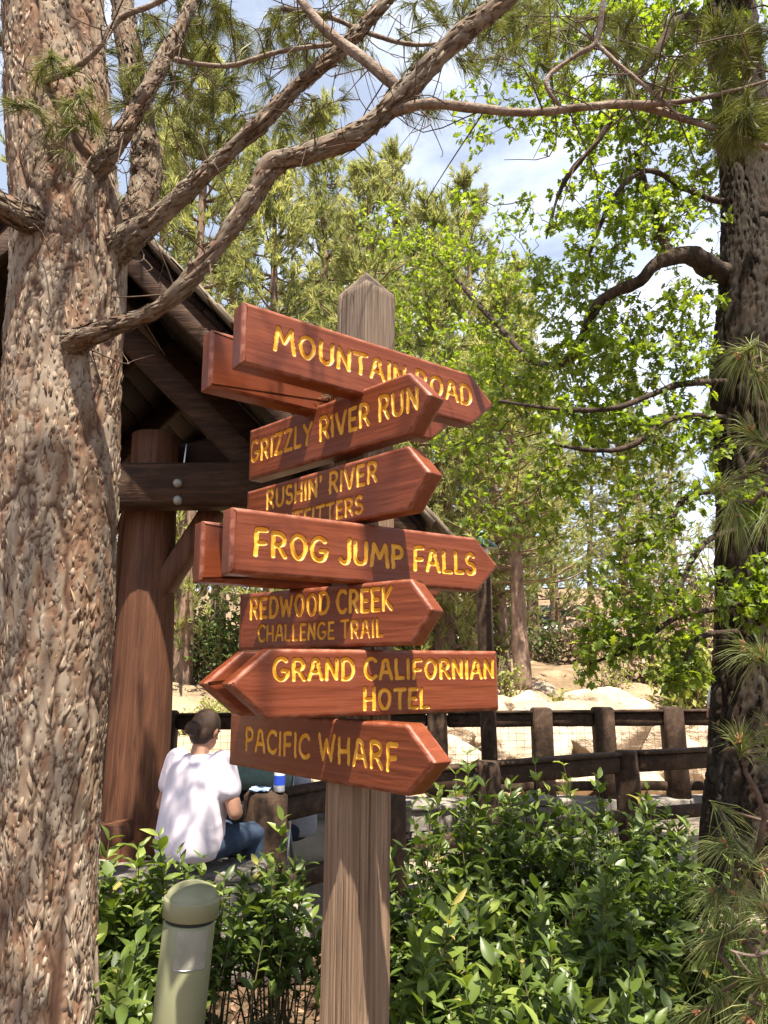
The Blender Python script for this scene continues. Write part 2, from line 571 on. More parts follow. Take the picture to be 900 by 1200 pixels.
M['lens'] = mat_noise('bollard_lens', (0.21, 0.20, 0.155), (0.30, 0.29, 0.235), 14, rough=0.5, bump=0.15)
M['dark_gap'] = mat_plain('dark_gasket', (0.02, 0.02, 0.015), 0.8)
M['shirt'] = mat_noise('lavender_white_cotton', (0.62, 0.55, 0.62), (0.70, 0.63, 0.69), 5, rough=0.9, bump=0.1, spec=0.1)
M['jeans'] = mat_noise('blue_denim', (0.03, 0.045, 0.075), (0.065, 0.09, 0.14), 8, rough=0.9, bump=0.2, spec=0.1, fine=150)
M['skin'] = mat_noise('skin', (0.36, 0.18, 0.115), (0.43, 0.235, 0.16), 6, rough=0.55, bump=0.05)
M['hair'] = mat_noise('dark_brown_hair', (0.022, 0.011, 0.007), (0.07, 0.038, 0.022), 10, (6, 6, 1.5), rough=0.45, bump=0.6, fine=60)
M['grey_cloth'] = mat_noise('grey_cotton', (0.40, 0.40, 0.43), (0.50, 0.50, 0.53), 5, rough=0.9, bump=0.15, fine=150)
M['black_cloth'] = mat_plain('black_fabric', (0.018, 0.018, 0.022), 0.85)
M['green_cloth'] = mat_plain('grey_green_fabric', (0.13, 0.19, 0.155), 0.9)
M['metal'] = mat_plain('brushed_metal', (0.52, 0.52, 0.54), 0.35, 0.9)
M['wire'] = mat_plain('galvanised_wire', (0.30, 0.28, 0.25), 0.5, 0.6)
M['black_metal'] = mat_plain('dark_metal', (0.022, 0.022, 0.022), 0.5, 0.4)
M['green_metal'] = mat_plain('dark_green_metal', (0.012, 0.05, 0.035), 0.4, 0.2)
M['bottle'] = mat_plain('milky_plastic', (0.62, 0.65, 0.68), 0.25)
M['blue'] = mat_plain('blue_label', (0.02, 0.06, 0.42), 0.4)
M['cloth_blue'] = mat_plain('pale_blue_cloth', (0.30, 0.42, 0.60), 0.85)
M['white'] = mat_plain('white_paint', (0.72, 0.71, 0.67), 0.6)
M['building'] = mat_plain('teal_grey_wall', (0.20, 0.27, 0.27), 0.7)
M['glass_far'] = mat_plain('far_window', (0.05, 0.09, 0.10), 0.1)
M['shoe'] = mat_plain('shoe', (0.06, 0.06, 0.065), 0.7)
M['nest'] = mat_plain('dry_grass', (0.26, 0.20, 0.13), 0.95)

# ------------------------------------------------------------------ ground, path
def g_height(x, y):
    x, y = np.asarray(x, float), np.asarray(y, float)
    z = np.interp(y, [-400, 9.45, 10.1, 11.3, 13.0, 14.5, 17, 22, 35, 60, 120, 500], [0, 0, -0.5, -0.45, 0.25, 0.80, 1.15, 1.62, 3.2, 8, 15, 24])
    w = np.clip((y - 9.8) / 4, 0, 1)
    p = np.stack([x * 0.35, y * 0.35, np.zeros_like(x)], -1)
    z = z + w * (0.28 * fbm(p, 4, 3) + 0.10 * fbm(p * 4, 3, 9))
    near = np.clip((4.8 - y) / 1.0, 0, 1)
    z = z + near * 0.03 * fbm(p * 6, 3, 5)
    return z

xs = np.unique(np.concatenate([np.linspace(-420, -30, 14), np.linspace(-30, 30, 150), np.linspace(30, 420, 14)]))
ys = np.unique(np.concatenate([np.linspace(-300, -5, 12), np.linspace(-5, 9, 60), np.linspace(9, 30, 130), np.linspace(30, 90, 40), np.linspace(90, 480, 16)]))
gx, gy = np.meshgrid(xs, ys)
gv = np.stack([gx, gy, g_height(gx, gy)], -1).reshape(-1, 3)
nx, ny = len(xs), len(ys)
ii, jj = np.meshgrid(np.arange(ny - 1), np.arange(nx - 1), indexing='ij')
gf = np.stack([ii * nx + jj, ii * nx + jj + 1, (ii + 1) * nx + jj + 1, (ii + 1) * nx + jj], -1).reshape(-1, 4)
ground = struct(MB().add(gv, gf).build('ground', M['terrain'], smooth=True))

pm = MB()
px_ = np.linspace(-9, 14, 70)
top = np.stack([px_, 5.15 + 0.12 * np.sin(px_ * 1.3), np.full(70, 0.05)], 1)
bot = np.stack([px_, 8.7 + 0.1 * np.sin(px_ * 0.9), np.full(70, 0.05)], 1)
pm.add(np.vstack([top, bot, top - [0, 0, 0.2], bot - [0, 0, 0.2]]),
       np.concatenate([np.stack([np.arange(69), np.arange(1, 70), np.arange(71, 140), np.arange(70, 139)], 1),
                       np.stack([np.arange(1, 70), np.arange(69), np.arange(140, 209), np.arange(141, 210)], 1),
                       np.stack([np.arange(70, 139), np.arange(71, 140), np.arange(211, 280), np.arange(210, 279)], 1)]))
struct(pm.build('path', M['paving']))

# ------------------------------------------------------------------ stone walls, boulders
def rock_mesh(name, seed, sub=5, amp=0.16, square=0.75):
    n = sub
    vs, fs, base = [], [], 0
    lin = np.linspace(-1, 1, n)
    a, b = np.meshgrid(lin, lin)
    for ax in range(3):
        for sg in (-1, 1):
            p = np.zeros((n, n, 3))
            p[..., ax] = sg
            p[..., (ax + 1) % 3] = a
            p[..., (ax + 2) % 3] = b * sg
            vs.append(p.reshape(-1, 3))
            i, j = np.meshgrid(np.arange(n - 1), np.arange(n - 1), indexing='ij')
            q = base + i * n + j
            fs.append(np.stack([q, q + 1, q + n + 1, q + n], -1).reshape(-1, 4))
            base += n * n
    v = np.concatenate(vs)
    sph = unit(v) * 1.25
    v = v * square + sph * (1 - square)
    d = fbm(v * 1.3 + seed * 7.7, 5, seed) + (0.35 * np.abs(fbm(v * 3.1 + seed, 3, seed + 50)) if sub > 10 else 0)
    v = v + unit(v) * (amp * d)[:, None]
    if sub > 10:
        r_ = np.random.default_rng(seed)
        for _ in range(26):
            n_ = unit(r_.normal(size=3))
            e_ = r_.uniform(0.62, 0.98)
            v = v - np.maximum(0, v @ n_ - e_)[:, None] * n_ * 0.92
        v = v + unit(v) * (0.025 * fbm(v * 7, 3, seed + 5))[:, None]
    return MB().add(v * 0.5, np.concatenate(fs)).mesh(name, sub <= 10)

STONES = []
for k in range(6):
    me = rock_mesh('stone', k + 1, 5, 0.10, 0.82)
    me.materials.append(M['stone'])
    STONES.append(me)

def stone_wall(a, b, h, thick, label, sw=0.26, sh=0.14, cap=None):
    a, b = np.array(a, float), np.array(b, float)
    d = b - a
    L = np.linalg.norm(d[:2])
    t = unit(d)
    ang = math.atan2(d[1], d[0])
    root = thing('stone_wall', a, label, 'stone wall')
    core = MB()
    beam(core, a + [0, 0, h * 0.45], b + [0, 0, h * 0.45], thick * 0.8, h * 0.86)
    core.build('mortar_core', M['stone'], root)
    z = 0.0
    row = 0
    while z < h - 0.03:
        hh = min(sh * random.uniform(0.85, 1.15), h - z)
        s = -random.uniform(0, sw * 0.5)
        while s < L:
            w = sw * random.uniform(0.7, 1.5)
            o = bpy.data.objects.new('stone', STONES[random.randrange(6)])
            COL.objects.link(o)
            o.parent = root
            p = t * (s + w / 2) + np.array([0, 0, z + hh / 2])
            o.location = (p[0] + random.uniform(-.01, .01), p[1] + random.uniform(-.015, .015), p[2])
            o.rotation_euler = (random.uniform(-.06, .06), random.uniform(-.05, .05), ang + random.uniform(-.08, .08))
            o.scale = (w * 0.985, thick * random.uniform(1.0, 1.15), hh * 0.97)
            s += w
        z += hh
        row += 1
    return root

stone_wall(P(60, 1000, 4.45) * [1, 1, 0], P(300, 1000, 4.5) * [1, 1, 0], 0.56, 0.34, 'low grey stone seat wall under the person in the white shirt', 0.3, 0.16)
stone_wall((-0.4, 6.75, 0.0), (1.35, 7.15, 0.0), 0.50, 0.30, 'grey rubble stone wall right of the signpost under the handrail', 0.3, 0.15)
stone_wall((-4.6, 9.0, 0.0), (7.0, 9.0, 0.0), 0.22, 0.34, 'long low stone kerb wall carrying the mesh fence', 0.42, 0.22)

bould = [(545, 905, 11.6, 1.5, 0.9), (610, 880, 12.4, 1.7, 1.0), (560, 860, 13.2, 1.4, 0.85), (628, 850, 14.0, 1.5, 0.9), (700, 868, 13.0, 1.8, 1.0), (718, 846, 15.2, 2.3, 1.0),
         (790, 870, 12.8, 1.7, 1.0), (800, 905, 11.8, 1.7, 0.9), (655, 912, 11.6, 1.6, 0.9), (735, 915, 11.7, 1.5, 0.8), (590, 838, 16.0, 1.3, 0.9), (640, 832, 17.0, 1.5, 1.0), (505, 875, 12.6, 1.4, 0.9)]
names = ['nearest the lamp post foot', 'just right of the lamp post', 'left of the lamp post, second row', 'pointed, behind the third fence post', 'broad, right of the middle fence post', 'widest pale one below the dust',
         'beside the oak trunk', 'low, beside the oak trunk foot', 'low, between the two middle fence posts', 'low, under the oak leaves', 'small, highest left under the pine', 'square topped, highest below the pine trunk', 'half hidden by the lowest sign arrow']
for k, (x, y, D, w, hh) in enumerate(bould):
    me = rock_mesh('boulder', 20 + k, 22, 0.42, 0.5)
    me.materials.append(M['rock'])
    o = bpy.data.objects.new('boulder', me)
    COL.objects.link(o)
    p = P(x, y, D)
    o.location = (p[0], p[1], p[2] + 0.02)
    o.scale = (w, w * 0.8, hh * (1.25 if D > 12.9 else 1.0))
    o.rotation_euler = (random.uniform(-.2, .2), random.uniform(-.2, .2), random.uniform(0, 6))
    tag(o, 'tan boulder beyond the mesh fence, ' + names[k], 'boulder', 'tan boulders beyond the fence')

# ------------------------------------------------------------------ far mesh fence and near handrail
def fence_post(root, p, w, h, name='post', rz=0.0, z0=0.0):
    m = MB()
    beam(m, (p[0], p[1], z0), (p[0], p[1], h), w, w, up=(math.sin(rz), math.cos(rz), 0), cham=0.022, jit=0.004)
    return m.build(name, M['dark_wood'], root)

ff = thing('mesh_fence', (0, 9.0, 0), 'dark brown post and rail fence with wire mesh along the walkway', 'fence')
FY = 9.0
fposts = [P(x, 838, FY)[0] for x in (-90, 95, 196, 330, 430, 512, 634, 706, 787, 885, 985)]
ztop = 1.16
for x in fposts:
    fence_post(ff, (x, FY), 0.225, ztop + 0.05, z0=0.19)
for x0, x1 in zip(fposts[:-1], fposts[1:]):
    m = MB()
    beam(m, (x0 + 0.118, FY, ztop - 0.09), (x1 - 0.118, FY, ztop - 0.09), 0.10, 0.155, cham=0.02, jit=0.004)
    m.build('top_rail', M['dark_wood'], ff)
    m = MB()
    beam(m, (x0 + 0.118, FY, ztop + 0.002), (x1 - 0.118, FY, ztop + 0.002), 0.17, 0.03, cham=0.008)
    m.build('rail_cap', M['dark_wood'], ff)
    m = MB()
    beam(m, (x0 + 0.118, FY, 0.33), (x1 - 0.118, FY, 0.33), 0.09, 0.10, cham=0.015, jit=0.004)
    m.build('bottom_rail', M['dark_wood'], ff)
    wm = MB()
    a, b = x0 + 0.115, x1 - 0.115
    nw = max(3, int((b - a) / 0.085))
    for k in range(1, nw):
        xx = a + (b - a) * k / nw
        beam(wm, (xx, FY + 0.03, 0.37), (xx, FY + 0.03, ztop - 0.16), 0.004, 0.004, up=(0, 1, 0), cham=0.001)
    for k in range(1, 8):
        zz = 0.38 + (ztop - 0.17 - 0.38) * k / 8
        beam(wm, (a, FY + 0.034, zz), (b, FY + 0.034, zz), 0.004, 0.004, cham=0.001)
    wm.build('wire_mesh', M['wire'], ff)

hr = thing('handrail_fence', (P(310, 935, 4.75)[0], 4.75, 0), 'dark timber handrail curving past the signpost behind the shrubs', 'handrail')
hp = [(312, 4.75), (455, 5.75), (568, 6.25), (735, 7.0), (905, 7.55)]
hpos = [np.array([P(x, 905, D)[0], D]) for x, D in hp]
for k, p in enumerate(hpos):
    d = hpos[min(k + 1, 4)] - hpos[max(k - 1, 0)]
    fence_post(hr, p, 0.20 if k else 0.21, 0.915 if k != 1 else 0.80, rz=math.atan2(d[1], d[0]))
for p, q in zip(hpos[:-1], hpos[1:]):
    t = unit(q - p)
    a, b = p + t * 0.112, q - t * 0.112
    for z, hgt, nm in ((0.80, 0.15, 'top_rail'), (0.36, 0.11, 'lower_rail')):
        m = MB()
        beam(m, (*a, z), (*b, z), 0.085, hgt, cham=0.018, jit=0.004)
        m.build(nm, M['dark_wood'], hr)
    m = MB()
    beam(m, (*a, 0.892), (*b, 0.892), 0.15, 0.03, cham=0.008)
    m.build('rail_cap', M['dark_wood'], hr)

# ------------------------------------------------------------------ lamp post and far building
LD = 8.55
lp = P(570, 800, LD)
lamp = thing('lamp_post', (lp[0], LD, 0.05), 'dark timber lamp post with green metal lantern top behind the signs', 'lamp post')
m = MB()
beam(m, (lp[0], LD, 0.05), (lp[0] + 0.01, LD, P(570, 658, LD)[2]), 0.165, 0.165, up=(0, 1, 0), cham=0.025, jit=0.003)
m.build('pole', M['dark_wood'], lamp)
lz = P(570, 658, LD)[2]
m = MB()
lathe(m, (lp[0], LD, lz), [(0.0, 0), (0.10, 0.0), (0.10, 0.05), (0.06, 0.07), (0.06, 0.11)], 20)
m.build('collar', M['green_metal'], lamp, True)
m = MB()
lathe(m, (lp[0], LD, lz + 0.08), [(0.0, 0), (0.075, 0), (0.085, 0.11), (0.0, 0.115)], 20)
m.build('lamp_glass', M['bottle'], lamp, True)
m = MB()
lathe(m, (lp[0], LD, lz + 0.15), [(0.0, 0.02), (0.19, 0.0), (0.195, 0.02), (0.12, 0.08), (0.065, 0.12), (0.055, 0.15), (0.075, 0.165), (0.07, 0.20), (0.0, 0.225)], 24)
m.build('lamp_hood', M['green_metal'], lamp, True)

bd = 33.0
b0, b1 = P(580, 745, bd), P(668, 745, bd)
bz = g_height(np.array([b0[0]]), np.array([bd]))[0] - 0.6
bld = thing('far_building', (b0[0], bd, bz), 'pale roofed low building far behind the pine trunks', 'building')
m = MB()
m.box(((b0[0] + b1[0]) / 2 - 1.5, bd + 2.6, (bz + b0[2] + 1.1) / 2), (b1[0] - b0[0] + 4.0, 4, b0[2] + 1.1 - bz))
m.build('wall', M['building'], bld)
m = MB()
beam(m, (b0[0] - 3.8, bd - 0.2, P(580, 757, bd)[2]), (b1[0] + 0.4, bd - 0.2, P(668, 735, bd)[2]), 2.6, 0.30, cham=0.05)
m.build('porch_roof', M['white'], bld)
m = MB()
m.box(((b0[0] + b1[0]) / 2 - 1.5, bd + 2.6, b0[2] + 1.22), (b1[0] - b0[0] + 5.0, 5, 0.22))
m.build('roof', M['building'], bld)
for k in range(4):
    xx = b0[0] - 2.6 + k * 1.65
    fr = MB().box((xx, bd + 0.58, b0[2] + 0.45), (1.25, 0.06, 0.62)).build('window', M['white'], bld)
    MB().box((xx, bd + 0.54, b0[2] + 0.45), (1.08, 0.05, 0.48)).build('pane', M['glass_far'], fr)
for k in range(3):
    xx = b0[0] - 2.6 + k * 3.2
    m = MB()
    beam(m, (xx, bd - 1.2, bz), (xx, bd - 1.2, P(590, 760, bd)[2]), 0.16, 0.16, up=(0, 1, 0))
    m.build('porch_post', M['dark_wood'], bld)

# ------------------------------------------------------------------ timber shelter
GY = 4.05                                   # gable plane
ap, ev = P(75, 190, GY), P(504, 612, GY)    # apex and right eave tip
sh_root = thing('timber_shelter', (P(162, 900, 4.8)[0], 4.8, 0), 'dark redwood log shelter with gabled shake roof left of the signpost', 'shelter')
sl = unit(ev - ap)
nrm = np.array([-sl[2], 0, sl[0]])
Lr = np.linalg.norm(ev - ap)
lft = np.array([2 * ap[0] - ev[0], GY, ev[2]])
sl2 = unit(lft - ap)
nrm2 = np.array([sl2[2], 0, -sl2[0]])
DEP = 4.6
for (s_, n_, nm) in ((sl, nrm, 'r'), (sl2, nrm2, 'l')):
    # underside planks run front to back
    k = 0
    d = 0.02
    while d < Lr - 0.02:
        w = min(0.19, Lr - d)
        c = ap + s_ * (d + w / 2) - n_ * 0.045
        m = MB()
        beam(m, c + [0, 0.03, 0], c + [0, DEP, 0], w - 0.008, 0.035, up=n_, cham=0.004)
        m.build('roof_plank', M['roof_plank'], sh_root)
        d += w
    # shakes: overlapping courses, edges seen along the rake
    d = -0.05
    while d < Lr + 0.04:
        c0 = ap + s_ * d + n_ * 0.035
        c1 = ap + s_ * (d + 0.36) + n_ * 0.004
        y = -0.05
        while y < DEP:
            w = random.uniform(0.12, 0.26)
            if y > 1.6:
                w = 0.6
            m = MB()
            mid = (c0 + c1) / 2 + n_ * 0.012
            o_ = np.array([0, y + w / 2, 0])
            tt = unit(c1 - c0)
            beam(m, c0 + o_ - tt * 0.0 + n_ * random.uniform(-.004, .004), c1 + o_ + n_ * random.uniform(0.002, .02), w - 0.006, 0.022, up=n_, cham=0.003)
            m.build('shake', M['shake'], sh_root)
            y += w
        d += 0.21
    # barge board and rafters
    m = MB()
    beam(m, ap + s_ * 0.06 - n_ * 0.135 + [0, 0.05, 0], ap + s_ * (Lr - 0.03) - n_ * 0.135 + [0, 0.05, 0], 0.075, 0.14, up=n_, cham=0.006)
    m.build('barge_board', M['beam'], sh_root)
    for q, yy in enumerate((0.62, 1.9, 3.2, 4.4)):
        m = MB()
        off = 0.44 if q == 0 else 0.16
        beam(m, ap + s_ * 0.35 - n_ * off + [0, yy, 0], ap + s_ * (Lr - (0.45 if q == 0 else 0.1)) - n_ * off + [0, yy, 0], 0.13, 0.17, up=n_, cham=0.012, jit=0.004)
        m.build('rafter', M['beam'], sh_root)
# ridge beam
m = MB()
beam(m, ap + [0, 0.12, -0.30], ap + [0, DEP, -0.30], 0.14, 0.20)
m.build('ridge_beam', M['beam'], sh_root)

def log(root, a, b, r0, r1, name='log_post', mat='log', seg=18):
    a, b = np.array(a, float), np.array(b, float)
    t = np.linspace(0, 1, 26)[:, None]
    path = a * (1 - t) + b * t
    m = MB()
    add_tube(m, path, np.linspace(r0, r1, 26), seg, lambda v: 0.010 * fbm(v * [5, 5, 1.2], 3, 4))
    return m.build(name, M[mat], root, True)

pb, ptp = P(158, 962, 4.8), P(183, 512, 4.85)
log(sh_root, (pb[0], 4.8, 0.0), (ptp[0], 4.85, ptp[2]), 0.215, 0.155)
log(sh_root, (pb[0] - 0.30, 5.35, 0.0), (pb[0] - 0.22, 5.35, 3.2), 0.20, 0.17)
log(sh_root, (lft[0] + 0.6, 4.85, 0.0), (lft[0] + 0.65, 4.85, 3.1), 0.20, 0.16)
log(sh_root, (lft[0] + 0.6, 7.9, 0.0), (lft[0] + 0.65, 7.9, 3.1), 0.20, 0.16)
log(sh_root, (pb[0] - 1.3, 8.2, 0.0), (pb[0] - 1.25, 8.2, 3.2), 0.20, 0.16)
# tie beam across the gable, with bolts
ba, bb = P(60, 572, 4.55), P(345, 592, 4.55)
m = MB()
beam(m, (lft[0] + 0.2, 4.55, ba[2]), (bb[0], 4.55, ba[2]), 0.16, 0.285, cham=0.02, jit=0.004)
tb = m.build('tie_beam', M['beam'], sh_root)
for py in (566, 586):
    q = P(208, py, 4.46)
    m = MB()
    lathe(m, q, [(0.0, 0.018), (0.018, 0.016), (0.028, 0.006), (0.03, -0.012)], 14, axis=(0, -1, 0))
    m.build('bolt', M['wire'], tb, True)
# plate beams running back, cross beam, braces
for x in (P(300, 560, 4.9)[0], lft[0] + 0.35):
    m = MB()
    beam(m, (x, 4.7, ba[2] + 0.26), (x, 4.05 + DEP, ba[2] + 0.26), 0.16, 0.24, cham=0.02)
    m.build('plate_beam', M['beam'], sh_root)
m = MB()
beam(m, P(205, 545, 5.1), P(345, 515, 5.1), 0.14, 0.25, cham=0.02)
m.build('cross_beam', M['beam'], sh_root)
m = MB()
b1_, b2_ = P(190, 690, 4.8), P(252, 596, 4.8)
beam(m, b1_ - (b2_ - b1_) * 0.25, b2_, 0.13, 0.17, up=(0, 1, 0), cham=0.015)
m.build('knee_brace', M['log'], sh_root)
m = MB()
beam(m, P(214, 556, 4.72), P(219, 520, 4.72), 0.012, 0.012, up=(0, 1, 0), cham=0.003)
m.build('tie_rod', M['metal'], sh_root)
# dark plank screen seen between the near trunk and the log
for k in range(3):
    x0 = P(112, 780, 5.0)[0] - 0.62 + k * 0.235
    m = MB()
    beam(m, (x0, 5.05, 0.56), (x0, 5.05, 2.62), 0.228, 0.05, up=(0, 1, 0), cham=0.006)
    m.build('screen_plank', M['log'], sh_root)
# seat plank on the stone wall
sp = thing('bench_plank', P(118, 975, 4.34), 'short redwood seat plank on the stone wall at the log foot', 'plank')
m = MB()
beam(m, P(85, 985, 4.34), P(150, 976, 4.34), 0.22, 0.12, cham=0.015)
m.build('plank', M['log'], sp)

# ------------------------------------------------------------------ plant tools
def place(tv, tf, pos, xdir, ndir, scale, mb, tone):
    """put copies of a leaf template (x along the leaf, z its normal) into a mesh"""
    pos = np.asarray(pos, float)
    x = unit(xdir)
    z = unit(ndir - x * np.sum(ndir * x, -1, keepdims=True))
    y = np.cross(z, x)
    sc = np.broadcast_to(np.asarray(scale, float), (len(pos),))[:, None, None]
    v = pos[:, None, :] + sc * (tv[None, :, 0:1] * x[:, None, :] + tv[None, :, 1:2] * y[:, None, :] + tv[None, :, 2:3] * z[:, None, :])
    n = len(tv)
    f = (np.arange(len(pos)) * n)[:, None, None] + tf[None]
    mb.add(v.reshape(-1, 3), f.reshape(-1, tf.shape[1]), tone=np.repeat(tone, n))

def leaf_template(edge, fold=0.18, curl=-0.22):
    """edge: [(x, halfwidth)...] from base to tip; midrib at the same x"""
    e = np.array(edge, float)
    n = len(e)
    mid = np.stack([e[:, 0], 0 * e[:, 0], curl * e[:, 0] ** 2], 1)
    l = np.stack([e[:, 0], e[:, 1], curl * e[:, 0] ** 2 + fold * e[:, 1]], 1)
    r = l * [1, -1, 1]
    v = np.vstack([mid, l, r])
    f = []
    for k in range(n - 1):
        f += [[k, k + 1, n + k + 1], [k, n + k + 1, n + k], [k, 2 * n + k + 1, k + 1], [k, 2 * n + k, 2 * n + k + 1]]
    return v, np.array(f)

SHRUB_LEAF = leaf_template([(0, 0.012), (0.16, 0.11), (0.40, 0.205), (0.62, 0.185), (0.82, 0.10), (1.0, 0.004)], 0.35, -0.25)
SHRUB_LEAVES = [SHRUB_LEAF,
                leaf_template([(0, 0.012), (0.20, 0.085), (0.45, 0.15), (0.66, 0.13), (0.85, 0.07), (1.0, 0.004)], 0.5, -0.45),
                leaf_template([(0, 0.012), (0.14, 0.13), (0.36, 0.25), (0.60, 0.235), (0.80, 0.14), (0.94, 0.02)], 0.2, 0.05),
                leaf_template([(0, 0.012), (0.18, 0.10), (0.40, 0.18), (0.60, 0.10), (0.78, 0.11), (0.90, 0.03)], 0.6, -0.6)]
OAK_LEAF = leaf_template([(0, 0.012), (0.18, 0.06), (0.27, 0.23), (0.36, 0.10), (0.50, 0.34), (0.62, 0.13), (0.75, 0.25), (0.86, 0.10), (1.0, 0.01)], 0.25, -0.25)
BG_LEAF = leaf_template([(0, 0.03), (0.5, 0.27), (1.0, 0.02)], 0.3, -0.2)

def needles(mb, cen, dirs, n, L, w, spread=0.9, droop=0.25, tone=0.5, tvar=0.35, along=0.3):
    """tufts of fine needles at cen pointing about dirs"""
    cen, dirs = np.asarray(cen, float), unit(dirs)
    m = len(cen)
    c = np.repeat(cen, n, 0)
    d = np.repeat(dirs, n, 0)
    rnd = rng.normal(size=(m * n, 3))
    v = unit(d + spread * unit(rnd) * rng.uniform(0.3, 1.0, (m * n, 1)))
    LL = (L if np.isscalar(L) else np.repeat(L, n)) * rng.uniform(0.65, 1.1, m * n)
    b = c - d * (rng.uniform(0, along, m * n) * LL)[:, None]
    side = unit(np.cross(v, rng.normal(size=v.shape)))
    mid = b + v * (LL * 0.55)[:, None]
    tip = b + v * LL[:, None]
    mid[:, 2] -= droop * LL * 0.25
    tip[:, 2] -= droop * LL * 0.9
    ww = w / 2
    V = np.stack([b - side * ww, b + side * ww, mid + side * ww, mid - side * ww, tip], 1).reshape(-1, 3)
    k = np.arange(m * n)[:, None] * 5
    t = np.repeat(np.clip((np.repeat(tone, n) if not np.isscalar(tone) else tone) + rng.uniform(-tvar, tvar, m * n), 0, 1), 5)
    mb.add(V, k + np.array([[0, 1, 2, 3]]), tone=t)
    mb.F.append(k + np.array([[3, 2, 4]]) + (mb.n - len(V)))

def grow(skel, attr, droop=0.15, jit=0.12, maxd=1e9, sub=4):
    """join every attractor to the nearest wood already there; returns twig polylines"""
    nodes = np.array(skel, float)
    attr = np.array(attr, float)
    d0 = np.array([np.min(np.sum((nodes - a) ** 2, 1)) for a in attr])
    out = []
    for i in np.argsort(d0):
        a = attr[i]
        dd = np.sum((nodes - a) ** 2, 1)
        k = int(np.argmin(dd))
        L = math.sqrt(dd[k])
        if L > maxd or L < 1e-4:
            continue
        t = np.linspace(0, 1, sub + 1)[:, None]
        p = nodes[k] * (1 - t) + a * t
        p[1:-1] += rng.normal(size=(sub - 1, 3)) * jit * L * 0.5
        p[:, 2] += (np.sin(t[:, 0] * math.pi) * droop * L)
        out.append(p)
        nodes = np.vstack([nodes, p[1:]])
    return out

def in_blobs(blobs, n):
    """random points in ellipsoids given as (px, py, D, rx_px, ry_px, rD, weight)"""
    w = np.array([b[6] for b in blobs], float)
    w /= w.sum()
    pts = []
    for b, c in zip(blobs, rng.multinomial(n, w)):
        for _ in range(c):
            q = unit(rng.normal(size=3)) * rng.uniform(0, 1) ** 0.45
            pts.append(P(b[0] + q[0] * b[3], b[1] + q[1] * b[4], max(0.6, b[2] + q[2] * b[5])))
    return np.array(pts)

def worley(u, v, nu, seed):
    """cells on a sheet periodic in u with nu cells; returns F1, F2, id-random"""
    iu, iv = np.floor(u).astype(np.int64), np.floor(v).astype(np.int64)
    f1 = np.full(u.shape, 9.0)
    f2 = np.full(u.shape, 9.0)
    idr = np.zeros(u.shape)
    for a in (-1, 0, 1):
        for b in (-1, 0, 1):
            cu, cv = iu + a, iv + b
            cw = np.mod(cu, nu)
            jx = hash3(cw, cv, cw * 0, seed)
            jy = hash3(cw, cv, cw * 0 + 1, seed)
            d = np.hypot(cu + jx - u, cv + jy - v)
            r = hash3(cw, cv, cw * 0 + 2, seed)
            nw = d < f1
            f2 = np.where(nw, f1, np.minimum(f2, d))
            idr = np.where(nw, r, idr)
            f1 = np.where(nw, d, f1)
    return f1, f2, idr

